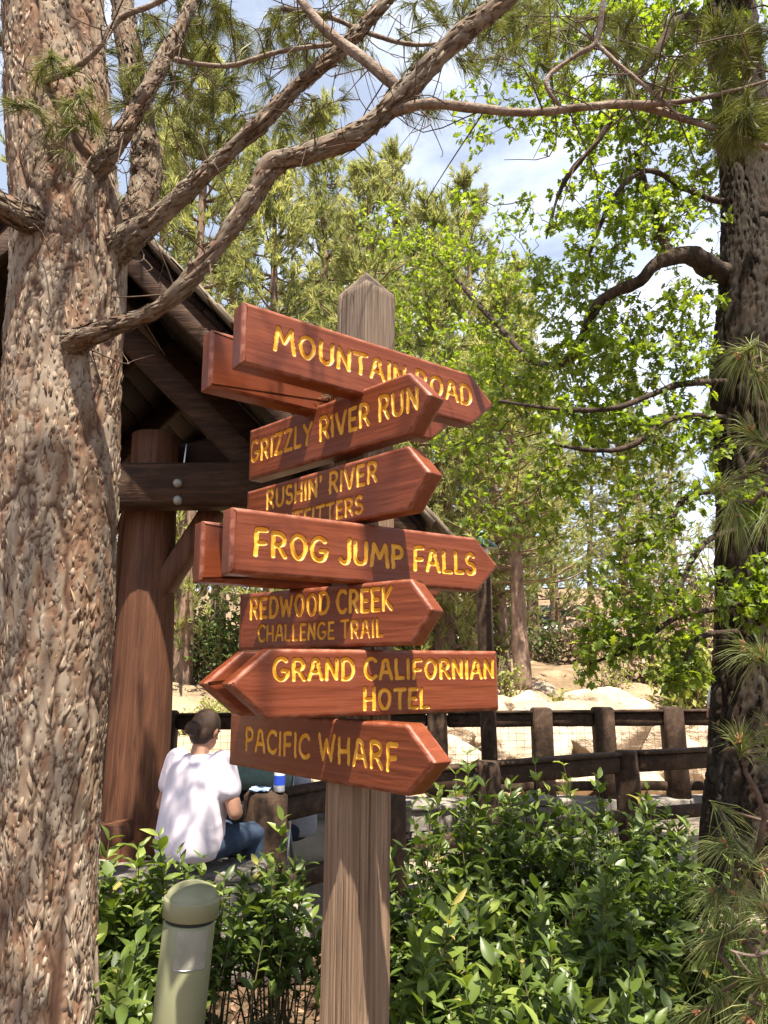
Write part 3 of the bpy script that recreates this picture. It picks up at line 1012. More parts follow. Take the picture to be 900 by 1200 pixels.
def bark_trunk(path, rad, sides, plate=(0.055, 0.12), depth=0.016, seed=1, flare=None):
    """trunk whose bark plates and fissures are real relief"""
    t, n, b = frames(path)
    m = len(path)
    th = np.linspace(0, 2 * math.pi, sides, endpoint=False)
    T, I = np.meshgrid(th, np.arange(m))
    s = np.concatenate([[0], np.cumsum(np.linalg.norm(np.diff(path, axis=0), axis=1))])
    Rm = float(np.mean(rad))
    S = s[I]
    cyl = np.stack([np.cos(T) * Rm, np.sin(T) * Rm, S], -1)
    k = 0.055 / plate[0]
    w1 = np.stack([fbm(cyl * [11, 11, 7], 3, seed), fbm(cyl * [11, 11, 7], 3, seed + 5), fbm(cyl * [9, 9, 9], 3, seed + 9)], -1)
    cw = cyl + w1 * [0.022, 0.022, 0.03]
    def terrace(x, q, sharp=0.16):
        x = x * q
        fl = np.floor(x)
        fr = x - fl
        return (fl + np.clip((fr - 0.5 + sharp / 2) / sharp, 0, 1)) / q
    nu = max(6, int(2 * math.pi * Rm / plate[0]))
    jag = np.stack([fbm(cyl * 22 * k, 3, seed + 31), fbm(cyl * 22 * k, 3, seed + 32)], -1)
    u = np.mod(T / (2 * math.pi) * nu + 0.40 * jag[..., 0], nu)
    v = S / plate[1] + 0.55 * jag[..., 1]
    f1, f2, idr = worley(u, v, nu, seed)
    crack = np.clip((f2 - f1) * 4.0, 0, 1)
    n1 = fbm(cw * np.array([26, 26, 9]) * k, 3, seed + 1)
    t1 = terrace(n1, 3.5, 0.15)
    flake = np.clip((t1 + 0.8) * 0.6, 0, 1)
    fine = fbm(cyl * [80, 80, 30], 2, seed + 8)
    lv = np.abs(vnoise(cw * np.array([13, 13, 1.3]) * k, seed + 21))
    lf = np.clip(1 - lv / 0.17, 0, 1)
    crack = np.minimum(crack, 1 - lf)
    h = depth * (0.7 * np.clip(crack * 1.6, 0, 1) ** 0.6 + 0.20 * t1 + 0.35 * (idr - 0.5) + 0.06 * fine - 0.7 * lf) - depth * 0.7
    h = h + 0.04 * Rm * fbm(cyl * [5, 5, 1.2], 3, seed + 2)
    r = np.asarray(rad)[I] + h
    ring = n[:, None, :] * np.cos(T)[..., None] + b[:, None, :] * np.sin(T)[..., None]
    V = path[:, None, :] + ring * r[..., None]
    i = np.arange(m - 1)[:, None] * sides
    j = np.arange(sides)[None, :]
    j2 = (j + 1) % sides
    F = np.stack([i + j, i + j2, i + sides + j2, i + sides + j], -1).reshape(-1, 4)
    tone = np.clip(0.40 + 0.20 * t1 + 0.26 * (idr - 0.5) + 0.18 * fbm(cyl * [7, 7, 3], 3, seed + 77) + 0.10 * fine, 0, 1)
    return V.reshape(-1, 3), F, crack.ravel(), tone.ravel(), flake.ravel()

def flakes(mb, V, sides, n, smin, smax, seed=0, zr=None, lift=0.35, ck=None):
    """thin loose bark scales lying on a trunk grid: irregular plates with a lifted edge"""
    r = np.random.default_rng(seed)
    G_ = V.reshape(-1, sides, 3)
    m = len(G_)
    ii_ = r.integers(2, m - 3, n * 3)
    jj_ = r.integers(0, sides, n * 3)
    c = G_[ii_, jj_]
    keep = np.ones(len(c), bool)
    if zr is not None:
        keep &= (c[:, 2] > zr[0]) & (c[:, 2] < zr[1])
    dens = fbm(c * [9, 9, 4], 2, seed + 4)
    keep &= dens > r.uniform(-1.1, 0.5, len(c))
    if ck is not None:
        keep &= ck.reshape(-1, sides)[ii_, jj_] > 0.55
    ii_, jj_, c = ii_[keep][:n], jj_[keep][:n], c[keep][:n]
    t = unit(G_[np.minimum(ii_ + 3, m - 1), jj_] - G_[np.maximum(ii_ - 3, 0), jj_])
    w = unit(G_[ii_, (jj_ + 3) % sides] - G_[ii_, (jj_ - 3) % sides])
    o = unit(np.cross(w, t))
    ctr = G_[ii_].mean(1)
    o = np.where(np.sum(o * (c - ctr), 1, keepdims=True) < 0, -o, o)
    N_ = len(c)
    sz = smin + (smax - smin) * r.uniform(0, 1, N_) ** 2.2
    asp = r.uniform(1.8, 6.0, N_)
    ang = r.normal(0, 0.20, N_)
    t2 = t * np.cos(ang)[:, None] + w * np.sin(ang)[:, None]
    w2 = w * np.cos(ang)[:, None] - t * np.sin(ang)[:, None]
    K = 9
    th = np.linspace(0, 2 * math.pi, K, endpoint=False)[None] + r.uniform(-0.3, 0.3, (N_, K))
    rr_ = r.uniform(0.45, 1.15, (N_, K))
    a = np.cos(th) * rr_ * sz[:, None] * 0.5 * asp[:, None]
    b = np.sin(th) * rr_ * sz[:, None] * 0.5
    tilt = r.normal(0, lift, N_)[:, None]
    tw_ = r.normal(0, lift * 0.7, N_)[:, None]
    base_h = r.uniform(0.0003, 0.0018, N_)[:, None] * (smax / 0.03)
    hgt = base_h + np.clip(a * tilt * 0.5 + b * tw_, -0.002, 0.012)
    top_ = c[:, None] + t2[:, None] * a[..., None] + w2[:, None] * b[..., None] + o[:, None] * hgt[..., None]
    thk = r.uniform(0.0006, 0.0016, N_)[:, None, None] * (smax / 0.03)
    bot_ = top_ - o[:, None] * thk - (top_ - c[:, None]) * 0.06
    cen_ = c[:, None] + o[:, None] * (hgt.mean(1)[:, None, None] + 0.0004)
    VV = np.concatenate([top_, bot_, cen_], 1)
    q = np.arange(K)
    q2 = (q + 1) % K
    F1 = np.stack([np.full(K, 2 * K), q, q2], 1)
    F2 = np.stack([q, K + q, K + q2, q2], 1)
    off = (np.arange(N_) * (2 * K + 1))[:, None, None]
    tone = np.clip(r.normal(0.43, 0.08, N_) + 0.22 * fbm(c * [7, 7, 3], 3, seed + 9), 0.05, 0.80)
    rep_ = 2 * K + 1
    mb.add(VV.reshape(-1, 3), (F1[None] + off).reshape(-1, 3), crack=1.0, tone=np.repeat(tone, rep_), flake=1.0)
    mb.F.append((F2[None] + off).reshape(-1, 4) + mb.n - N_ * rep_)

def limb(mb, pts, r0, r1, n=40, sides=12, amp=0.12, seed=0):
    path = catmull(pts, n)
    rad = np.linspace(r0, r1, n) * (1 + 0.10 * fbm(path * 6, 2, seed))
    add_tube(mb, path, rad, sides, lambda v: amp * float(r0) * fbm(v * (0.9 / r0) * 0.35, 4, seed + 3))
    return path

def limb_px(mb, pts, rpx, n=46, sides=14, amp=0.16, seed=0, bark=False):
    w = np.array([P(x, y, D) for x, y, D in pts])
    rr = np.array([rp * (0.88 if bark else 0.85) * pxm(y, D) for rp, (x, y, D) in zip(rpx, pts)])
    if bark:
        n = n * 3
        sides = 36
    path = catmull(w, n)
    rad = np.interp(np.linspace(0, len(pts) - 1, n), np.arange(len(pts)), rr)
    rm = rr.mean()
    rad = rad * (1 + 0.14 * fbm(path * 9, 2, seed))
    if bark:
        V, F, ck, tn, fl = bark_trunk(path, rad, sides, (0.030, 0.06), min(0.0065, rm * 0.22), seed)
        mb.add(V, F, crack=ck, tone=tn, flake=fl)
        mb.flk = MB()
        flakes(mb.flk, V, sides, int(900 * rm / 0.03), 0.005, 0.022, seed)
        return path
    add_tube(mb, path, rad, sides, lambda v: amp * rm * fbm(v * (0.30 / rm), 4, seed + 3))
    return path

# ------------------------------------------------------------------ near pine on the left
tp = [(40, 1420), (44, 1200), (50, 1050), (56, 900), (65, 750), (69, 600), (74, 430), (83, 300), (74, 200), (66, 100), (62, 0), (58, -160), (52, -400)]
TD = 2.62
tw = [132, 122, 120, 122, 128, 131, 131, 128, 118, 114, 111, 105, 92]
axis = np.array([P(x, y, TD) for x, y in tp])
axis[0][2] = -0.02
tr = np.array([w * 0.5 * pxm(y, TD) for w, (x, y) in zip(tw, tp)])
N = 4000
path = catmull(axis, N)
rad = np.interp(np.linspace(0, len(tp) - 1, N), np.arange(len(tp)), tr)
zs_ = np.concatenate([np.linspace(0, 0.55, 40)[:-1], np.linspace(0.55, 4.35, 520)[:-1], np.linspace(4.35, path[-1][2] - 0.001, 60)])
path, rad = np.stack([np.interp(zs_, path[:, 2], path[:, c_]) for c_ in range(3)], 1), np.interp(zs_, path[:, 2], rad)
rad = rad * np.interp(path[:, 2], [0, 0.5, 1.0], [1.45, 1.15, 1.0])
pine = thing('pine_tree', (path[0][0], path[0][1], 0), 'large pine with flaky reddish bark at the left edge, limbs over the signpost', 'tree')
V, F, ck, tn, fl = bark_trunk(path, rad, 260, (0.044, 0.34), 0.0100, 3)
trk = MB().add(V, F, crack=ck, tone=tn, flake=fl).build('trunk', M['bark'], pine, True)
m = MB()
flakes(m, V, 260, 4200, 0.006, 0.022, 5, (0.5, 4.4), 0.05, ck)
flakes(m, V, 260, 350, 0.004, 0.011, 6, (0.5, 4.4), 0.30, ck)
m.build('bark_scales', M['bark'], trk)['kind'] = 'stuff'
skel = []
lb = [
    ([(120, 300, 2.62), (142, 286, 2.58), (190, 250, 2.52), (250, 195, 2.45), (310, 140, 2.40), (350, 100, 2.38), (400, 58, 2.36), (440, 15, 2.34), (500, -50, 2.3), (600, -160, 2.3)], [32, 21, 12.5, 11, 10.5, 10, 9.5, 9, 8, 4]),
    ([(78, 408, 2.52), (95, 398, 2.42), (130, 384, 2.38), (190, 358, 2.34), (250, 295, 2.30), (300, 225, 2.27), (320, 193, 2.26), (360, 180, 2.24), (420, 156, 2.22), (470, 112, 2.2), (530, 50, 2.18), (590, 0, 2.16), (660, -70, 2.12), (760, -190, 2.1)], [30, 16, 11.5, 11.5, 12, 13.5, 16, 14, 13.5, 14.5, 13.5, 12.5, 11, 7]),
    ([(455, 132, 2.21), (500, 122, 2.18), (560, 127, 2.15), (620, 132, 2.12), (700, 124, 2.10), (790, 120, 2.06), (865, 105, 2.04), (930, 85, 2.0)], [8, 7, 6, 6, 5, 4, 3, 2]),
    ([(640, 132, 2.12), (720, 121, 2.12), (760, 127, 2.10), (820, 145, 2.08), (880, 165, 2.06), (960, 195, 2.0)], [4.5, 5, 5, 4.5, 4, 2.5]),
    ([(330, -40, 2.35), (352, 0, 2.3), (385, 38, 2.26), (425, 68, 2.24), (466, 102, 2.21)], [4, 6, 7, 7, 8]),
    ([(95, 215, 2.55), (125, 185, 2.5), (165, 120, 2.5), (200, 55, 2.55), (226, 0, 2.6), (260, -90, 2.6)], [16, 12, 11, 10, 9, 6]),
    ([(80, 275, 2.6), (45, 262, 2.45), (10, 245, 2.35), (-40, 215, 2.3), (-130, 170, 2.2)], [26, 19, 16, 15, 12]),
    ([(115, 300, 2.7), (146, 268, 2.78), (168, 228, 2.85), (172, 180, 2.9), (163, 130, 2.92), (152, 60, 2.95), (142, -10, 3.0), (140, -160, 3.0)], [26, 23, 20, 18.5, 17, 16, 15, 10]),
    ([(52, 96, 2.42), (85, 82, 2.38), (112, 60, 2.36), (140, 22, 2.36), (180, 5, 2.36), (240, -30, 2.36)], [4, 4, 4, 4, 4, 3]),
    ([(206, 70, 2.5), (240, 76, 2.45), (275, 76, 2.42), (330, 60, 2.4), (392, 52, 2.36)], [3.5, 3.5, 3.5, 3, 3]),
    ([(660, 130, 2.11), (640, 95, 2.1), (675, 65, 2.1), (698, 50, 2.1), (706, 10, 2.1), (715, -60, 2.05)], [2.5, 3, 3.5, 4, 4, 4]),
    ([(698, 50, 2.1), (730, 80, 2.08), (770, 112, 2.06), (800, 140, 2.05)], [3, 3, 2.5, 1.5]),
    ([(330, 10, 2.6), (380, 18, 2.6), (430, 38, 2.6), (480, 52, 2.55), (530, 50, 2.5)], [3, 3.5, 3.5, 3, 2]),
]
for k, (pts, rp) in enumerate(lb):
    m = MB()
    thick = max(rp) > 9
    pth = limb_px(m, pts, rp, 60 if thick else 40, 8, 0.12, seed=30 + k, bark=thick)
    lo_ = m.build('limb', M['limb_bark'] if thick else M['limb'], pine, True)
    if thick:
        m.flk.build('bark_scales', M['limb_bark'], lo_)['kind'] = 'stuff'
    skel.append(pth[::9] if thick else pth[::2])
skel = np.concatenate(skel + [path[300::15]])

blobs = [  # px, py, D, rx, ry, rD, weight
    (165, 95, 2.75, 60, 75, 0.25, 1.0), (75, 130, 2.30, 70, 80, 0.12, 0.45), (215, 30, 2.9, 80, 50, 0.4, 1.2), (290, 60, 3.0, 90, 60, 0.5, 1.5), (400, 30, 3.0, 90, 50, 0.5, 1.3), (250, 140, 3.1, 60, 60, 0.4, 0.9),
    (505, 90, 2.7, 60, 60, 0.3, 0.5), (350, 135, 3.0, 60, 30, 0.4, 0.5), (640, 40, 2.8, 110, 60, 0.5, 1.3), (740, 50, 2.6, 100, 60, 0.5, 0.8), (860, 60, 2.15, 50, 60, 0.2, 1.0), (870, 140, 2.1, 40, 30, 0.15, 0.9), (560, 20, 2.8, 80, 40, 0.4, 1.2),
    (20, 60, 2.9, 30, 70, 0.2, 0.5)]
at1 = in_blobs(blobs, 540)
# crown above the picture, then clusters added to cast shade
at2 = []
while len(at2) < 190:
    q = np.array([rng.uniform(-4.2, 1.4), rng.uniform(0.6, 5.6), rng.uniform(4.8, 9.5)])
    if ((q[0] + 1.5) / 2.3) ** 2 + ((q[1] - 3.2) / 2.2) ** 2 + ((q[2] - 7.0) / 2.6) ** 2 < 1:
        at2.append(q)
at2 += list(np.array([-0.72, 0.90, 5.0]) + unit(rng.normal(size=(190, 3))) * rng.uniform(0, 1, (190, 1)) ** 0.4 * [0.95, 0.65, 0.5])  # unseen needle cluster added on the sun path to shade the lower trunk
at2 += list(np.array([0.45, 0.95, 5.6]) + unit(rng.normal(size=(6, 3))) * rng.uniform(0, 1, (6, 1)) ** 0.4 * [0.7, 0.6, 0.4])  # a few tufts added out of view to dapple the signs
tw_ = grow(skel, np.vstack([at1, at2]), 0.02, 0.35)
tm, nm_ = MB(), MB()
cen, dr = [], []
for p in tw_:
    q = catmull(p, 7)
    L = np.linalg.norm(p[-1] - p[0])
    add_tube(tm, q, np.linspace(min(0.006, 0.0022 + 0.005 * L), 0.0013, 7), 4, cap=False)
    e = unit(p[-1] - p[-2])
    for s in (1.0, 0.86, 0.7):
        if rng.random() < (1.0 if s == 1.0 else 0.6):
            cen.append(p[0] * (1 - s) + p[-1] * s if s < 1 else p[-1])
            dr.append(e + rng.normal(size=3) * 0.3)
for q in range(170):
    b0_ = skel[rng.integers(0, len(skel) - len(path[300::15]))]
    d_ = unit(rng.normal(size=3) + [0, 0, -0.2])
    L_ = rng.uniform(0.08, 0.42)
    p3 = catmull([b0_, b0_ + d_ * L_ * 0.5 + rng.normal(size=3) * 0.04 * L_ * 3, b0_ + d_ * L_ + rng.normal(size=3) * 0.10 * L_ * 3], 8)
    add_tube(tm, p3, np.linspace(0.0032, 0.001, 8), 4, cap=False)
    if L_ > 0.2:
        e_ = p3[4] + unit(d_ + rng.normal(size=3) * 0.8) * L_ * 0.45
        add_tube(tm, catmull([p3[4], (p3[4] + e_) / 2 + rng.normal(size=3) * 0.015, e_], 5), np.linspace(0.002, 0.0008, 5), 4, cap=False)
tm.build('twigs', M['twig'], pine)['kind'] = 'stuff'
cen, dr = np.array(cen), np.array(dr)
needles(nm_, cen, dr, 26, 0.115, 0.0020, 0.72, 0.35, 0.5, 0.3, 0.6)
nm_.build('needles', M['needle'], pine)['kind'] = 'stuff'

# ------------------------------------------------------------------ young pine at the right edge
yp = thing('young_pine', (1.95, 2.75, 0), 'young long-needled pine reaching in from the right edge', 'tree')
m = MB()
ypath = limb(m, [(1.95, 2.75, 0), (1.93, 2.74, 0.8), (1.97, 2.72, 1.7), (1.94, 2.7, 2.6), (1.95, 2.7, 3.4)], 0.06, 0.02, 60, 14, 0.15, 5)
m.build('trunk', M['limb'], yp, True)
ends = [(868, 415, 2.2), (893, 442, 2.15), (846, 572, 2.3), (862, 600, 2.25), (880, 505, 2.2), (873, 757, 2.25), (893, 768, 2.2), (868, 868, 2.2), (905, 850, 2.2), (885, 1005, 2.3),
        (838, 1045, 2.4), (895, 1065, 2.2), (870, 1100, 2.3), (895, 1150, 2.2), (850, 1170, 2.35), (880, 1195, 2.2), (905, 1105, 2.2), (905, 600, 2.2), (905, 420, 2.2), (820, 1185, 2.4), (905, 545, 2.25), (852, 990, 2.4), (835, 1105, 2.4), (862, 1045, 2.35), (895, 1020, 2.3)]
ea = np.array([P(*e) for e in ends])
ytw = grow(ypath[4::3], ea, 0.06, 0.25, sub=5)
cen, dr = [], []
for p in ytw:
    q = catmull(p, 12)
    m = MB()
    add_tube(m, q, np.linspace(0.0085, 0.0035, 12), 6)
    m.build('branch', M['twig'], yp, True)
    e = unit(q[-1] - q[-3])
    cen += [q[-1], q[-2], q[-3]]
    dr += [e, e + rng.normal(size=3) * .35, e + rng.normal(size=3) * .5]
nd = MB()
needles(nd, cen, dr, 34, 0.150, 0.0021, 1.05, 0.42, 0.50, 0.36)
nd.build('needles', M['needle_pale'], yp)['kind'] = 'stuff'
for p in ytw:
    bm_ = MB()
    for q in range(7):
        d = unit(rng.normal(size=3) + unit(p[-1] - p[-2]))
        add_tube(bm_, np.array([p[-1], p[-1] + d * 0.012, p[-1] + d * 0.024]), [0.004, 0.0045, 0.0012], 5, tone=rng.uniform(0, 1))
    bm_.build('bud_cluster', M['bud'], yp, True)['kind'] = 'stuff'
# bare forked dead twig
m = MB()
limb_px(m, [(905, 1113, 2.15), (885, 1120, 2.13), (862, 1116, 2.12), (856, 1113, 2.12)], [2.6, 2.4, 2.2, 1.2], 14, 6, 0.05)
limb_px(m, [(862, 1116, 2.12), (870, 1130, 2.12), (882, 1143, 2.12)], [2, 1.8, 1], 10, 6, 0.05)
limb_px(m, [(885, 1120, 2.13), (893, 1105, 2.12), (900, 1090, 2.1)], [2, 1.8, 1], 10, 6, 0.05)
tw1 = m.build('dead_twig', M['limb'], yp, True)
tw1['label'] = 'bare pale forked twig'

# ------------------------------------------------------------------ oak on the right
OD = 5.7
ob_ = P(888, 1040, OD)
oak = thing('oak_tree', (ob_[0], OD, 0), 'dark barked oak with bright lobed leaves on the right', 'tree')
op = [(885, 1100), (884, 1000), (888, 900), (893, 760), (897, 600), (893, 450), (893, 330), (880, 220), (868, 120), (858, 40), (850, -60), (845, -250)]
ow = [122, 116, 110, 106, 108, 112, 96, 64, 58, 55, 50, 40]
axis = np.array([P(x, y, OD) for x, y in op])
axis[0] = [axis[1][0], OD, -0.02]
rr = np.array([w * 0.5 * pxm(y, OD) for w, (x, y) in zip(ow, op)])
N = 460
path = catmull(axis, N)
rad = np.interp(np.linspace(0, len(op) - 1, N), np.arange(len(op)), rr) * np.interp(path[:, 2], [0, .4, 1.0], [1.12, 1.05, 1])
V, F, ck, tn, fl = bark_trunk(path, rad, 200, (0.040, 0.17), 0.026, 9)
MB().add(V, F, crack=ck, tone=tn, flake=fl).build('trunk', M['oak_trunk'], oak, True)
ol = [
    ([(905, 330, 5.7), (862, 322, 5.68), (838, 318, 5.6), (812, 300, 5.4), (785, 302, 5.3), (765, 312, 5.25), (750, 330, 5.3), (715, 345, 5.5), (697, 362, 5.6), (678, 405, 5.9), (655, 428, 6.6), (620, 420, 7.3), (585, 382, 8.0), (550, 345, 8.6), (520, 310, 9.0), (480, 275, 9.4)], [26, 17, 14.5, 14, 11.5, 9, 8, 7.5, 7.5, 7, 6, 5, 4.5, 4, 3, 2]),
    ([(900, 460, 5.6), (860, 448, 5.62), (800, 450, 5.2), (765, 462, 5.1), (720, 478, 5.0), (660, 480, 5.2), (585, 470, 6.0)], [6, 5, 4.5, 4, 3.5, 3, 2]),
    ([(900, 500, 5.5), (850, 490, 5.6), (790, 490, 5.1), (740, 522, 5.0), (700, 528, 5.0), (640, 520, 5.2)], [6, 5, 4.5, 4, 3.5, 2]),
    ([(905, 565, 5.5), (842, 574, 5.55), (805, 582, 5.2), (788, 605, 5.1), (765, 628, 5.0), (725, 640, 5.0)], [6, 4.5, 4, 3.5, 3, 2]),
    ([(905, 615, 5.5), (840, 628, 5.5), (815, 650, 5.1), (798, 685, 5.0), (783, 710, 5.0)], [6, 4.5, 4, 3, 2]),
    ([(905, 740, 5.4), (840, 742, 5.5), (815, 752, 5.0), (800, 780, 5.0), (780, 805, 4.95)], [6, 4, 3.5, 3, 1.5]),
    ([(900, 700, 5.4), (825, 716, 5.5), (790, 725, 5.0), (740, 760, 5.0), (700, 775, 5.1)], [5, 4, 4, 3.5, 2]),
    ([(870, 130, 5.7), (835, 60, 5.4), (800, 20, 5.2), (770, 60, 5.0), (735, 110, 5.0), (700, 165, 5.0), (660, 215, 5.1), (640, 280, 5.2)], [16, 10, 8, 6, 5, 4, 3, 2]),
    ([(885, 232, 5.7), (845, 236, 5.66), (805, 222, 5.4), (760, 200, 5.1), (720, 230, 5.0), (690, 300, 5.1)], [8, 5, 4, 4, 3, 2]),
    ([(785, 300, 5.3), (770, 260, 5.3), (755, 215, 5.3), (745, 180, 5.3)], [7, 6, 5, 3]),
    ([(870, 30, 5.7), (860, -60, 5.2), (800, -150, 4.7), (800, -300, 4.0), (900, -620, 2.6)], [18, 14, 11, 9, 5]),
    ([(905, 250, 5.7), (940, 200, 5.3), (1000, 120, 5.0), (1060, 0, 4.8)], [24, 18, 14, 8]),
    ([(905, 640, 5.5), (890, 600, 5.1), (905, 560, 4.9)], [5, 4, 3]),
    ([(890, 720, 5.4), (872, 668, 5.05), (880, 640, 4.95), (905, 610, 4.9)], [5, 3.5, 3, 2]),
]
skel = [path[60::12]]
for k, (pts, rp) in enumerate(ol):
    m = MB()
    pth = limb_px(m, pts, rp, 56, 12 if rp[0] > 10 else 8, 0.22 if rp[0] > 10 else 0.12, seed=60 + k)
    m.build('limb', M['oak_bark'], oak, True)
    skel.append(pth[8::3])
skel = np.concatenate(skel)
blobs = [
    (760, 690, 5.0, 80, 90, 0.4, 1.7), (720, 740, 5.0, 50, 50, 0.3, 0.7), (800, 780, 4.95, 35, 40, 0.2, 0.5), (770, 580, 5.1, 80, 50, 0.4, 0.7), (690, 770, 5.1, 18, 35, 0.2, 0.25), (880, 690, 4.9, 50, 45, 0.12, 0.9), (880, 590, 4.9, 30, 30, 0.12, 0.4),
    (680, 540, 5.6, 110, 60, 0.7, 1.9), (620, 600, 6.0, 90, 50, 0.6, 1.1), (640, 450, 6.6, 90, 60, 0.8, 2.2), (560, 520, 7.0, 60, 50, 0.7, 1.0), (700, 400, 6.0, 70, 60, 0.7, 1.6),
    (560, 400, 8.0, 60, 60, 0.8, 1.6), (520, 310, 8.8, 75, 60, 0.8, 2.2), (450, 270, 9.2, 40, 40, 0.6, 0.9), (590, 310, 8.4, 30, 60, 0.6, 0.6), (480, 380, 8.8, 40, 70, 0.6, 1.0), (540, 450, 8.4, 40, 40, 0.6, 0.7),
    (760, 380, 5.4, 70, 40, 0.5, 0.9), (800, 420, 5.3, 45, 50, 0.4, 0.6), (810, 350, 5.3, 40, 30, 0.4, 0.4), (700, 250, 5.2, 80, 60, 0.5, 1.6), (770, 240, 5.3, 60, 60, 0.5, 1.5), (740, 150, 5.4, 90, 60, 0.6, 2.4), (660, 110, 5.6, 90, 70, 0.6, 2.3), (800, 90, 5.6, 70, 80, 0.5, 2.4),
    (560, 130, 5.8, 40, 60, 0.5, 0.4), (640, 20, 5.7, 90, 50, 0.6, 2.0), (760, 20, 5.6, 80, 50, 0.6, 2.2), (885, 100, 6.2, 30, 120, 0.3, 0.5), (545, 235, 5.6, 25, 15, 0.3, 0.15), (640, 340, 6.4, 45, 55, 0.5, 1.2), (830, 500, 5.4, 30, 60, 0.3, 0.3), (690, 330, 5.9, 50, 50, 0.5, 1.2), (610, 250, 6.8, 30, 40, 0.5, 0.4), (720, 420, 5.5, 60, 50, 0.5, 1.2), (790, 500, 5.2, 50, 40, 0.4, 0.8), (700, 480, 5.4, 70, 40, 0.5, 1.2), (600, 460, 7.0, 60, 50, 0.6, 1.0), (840, 200, 6.1, 40, 60, 0.3, 0.8)]
at1 = in_blobs(blobs, 3000)
at2 = []
while len(at2) < 420:
    q = np.array([rng.uniform(0.8, 6.5), rng.uniform(1.2, 9.0), rng.uniform(5.0, 9.8)])
    if ((q[0] - 3.7) / 2.6) ** 2 + ((q[1] - 4.6) / 3.3) ** 2 + ((q[2] - 7.2) / 2.6) ** 2 < 1:
        at2.append(q)
at2 += list(np.array([1.75, 1.15, 6.2]) + unit(rng.normal(size=(210, 3))) * rng.uniform(0, 1, (210, 1)) ** 0.4 * [1.0, 1.15, 0.7])  # leaf cluster added out of view to shade the right bed
at2 += list(np.array([2.3, 2.5, 6.4]) + unit(rng.normal(size=(150, 3))) * rng.uniform(0, 1, (150, 1)) ** 0.4 * [1.1, 1.1, 0.7])  # second unseen leaf cluster, also added for the bed's shade
otw = grow(skel, np.vstack([at1, at2]), -0.02, 0.3)
m = MB()
pos, xd = [], []
for p in otw:
    q = catmull(p, 6)
    L = np.linalg.norm(p[-1] - p[0])
    add_tube(m, q, np.linspace(min(0.009, 0.003 + 0.008 * L), 0.0016, 6), 4, cap=False)
    e = unit(p[-1] - p[-2])
    nl = rng.integers(6, 10)
    for _ in range(nl):
        s = rng.uniform(0.55, 1.0) if _ > 3 else 1.0
        pos.append(p[-1] + rng.normal(size=3) * 0.012 if s == 1.0 else q[int(s * 5)] + rng.normal(size=3) * 0.02)
        xd.append(e * 0.6 + rng.normal(size=3) * 0.75 + [0, 0, -0.25])
m.build('twigs', M['oak_bark'], oak)['kind'] = 'stuff'
pos, xd = np.array(pos), np.array(xd)
nrm_ = rng.normal(size=pos.shape) * 0.55 + np.array([0, -0.1, 1.0])
size = rng.uniform(0.045, 0.092, len(pos))
tone = np.clip(rng.normal(0.5, 0.22, len(pos)), 0, 1)
# the largest-looking 150 leaves are parts of their own, the rest one mass
dist = np.linalg.norm(pos - np.array([0, 0, EYE]), axis=1)
vis = np.array([(abs(p[0]) < 0.5 * p[1]) and p[2] < 1.6 + 0.85 * p[1] for p in pos])
big = np.argsort(-np.where(vis, size / dist, 0))[:150]
msk = np.ones(len(pos), bool)
msk[big] = False
lm = MB()
place(*OAK_LEAF, pos[msk], xd[msk], nrm_[msk], size[msk], lm, tone[msk])
lm.build('crown', M['oak_leaf'], oak)['kind'] = 'stuff'

def leaf_objects(root, tpl, mat, pos, xd, nd, size, tone, n_var=4, name='leaf'):
    base = np.array(world_loc(root))
    ms = []
    for k in range(n_var):
        b = MB()
        b.add(tpl[0] * [1, rng.uniform(0.85, 1.1), 1], tpl[1], tone=np.full(len(tpl[0]), (k + 0.5) / n_var))
        me = b.mesh(name, True)
        me.materials.append(mat)
        ms.append(me)
    for p, x, n, s, t in zip(pos, unit(xd), nd, size, tone):
        z = unit(n - x * np.dot(n, x))
        y = np.cross(z, x)
        o = bpy.data.objects.new(name, ms[min(n_var - 1, int(t * n_var))])
        COL.objects.link(o)
        o.parent = root
        q = p - base
        o.matrix_local = Matrix(((x[0] * s, y[0] * s, z[0] * s, q[0]), (x[1] * s, y[1] * s, z[1] * s, q[1]), (x[2] * s, y[2] * s, z[2] * s, q[2]), (0, 0, 0, 1)))
leaf_objects(oak, OAK_LEAF, M['oak_leaf'], pos[big], xd[big], nrm_[big], size[big], tone[big])

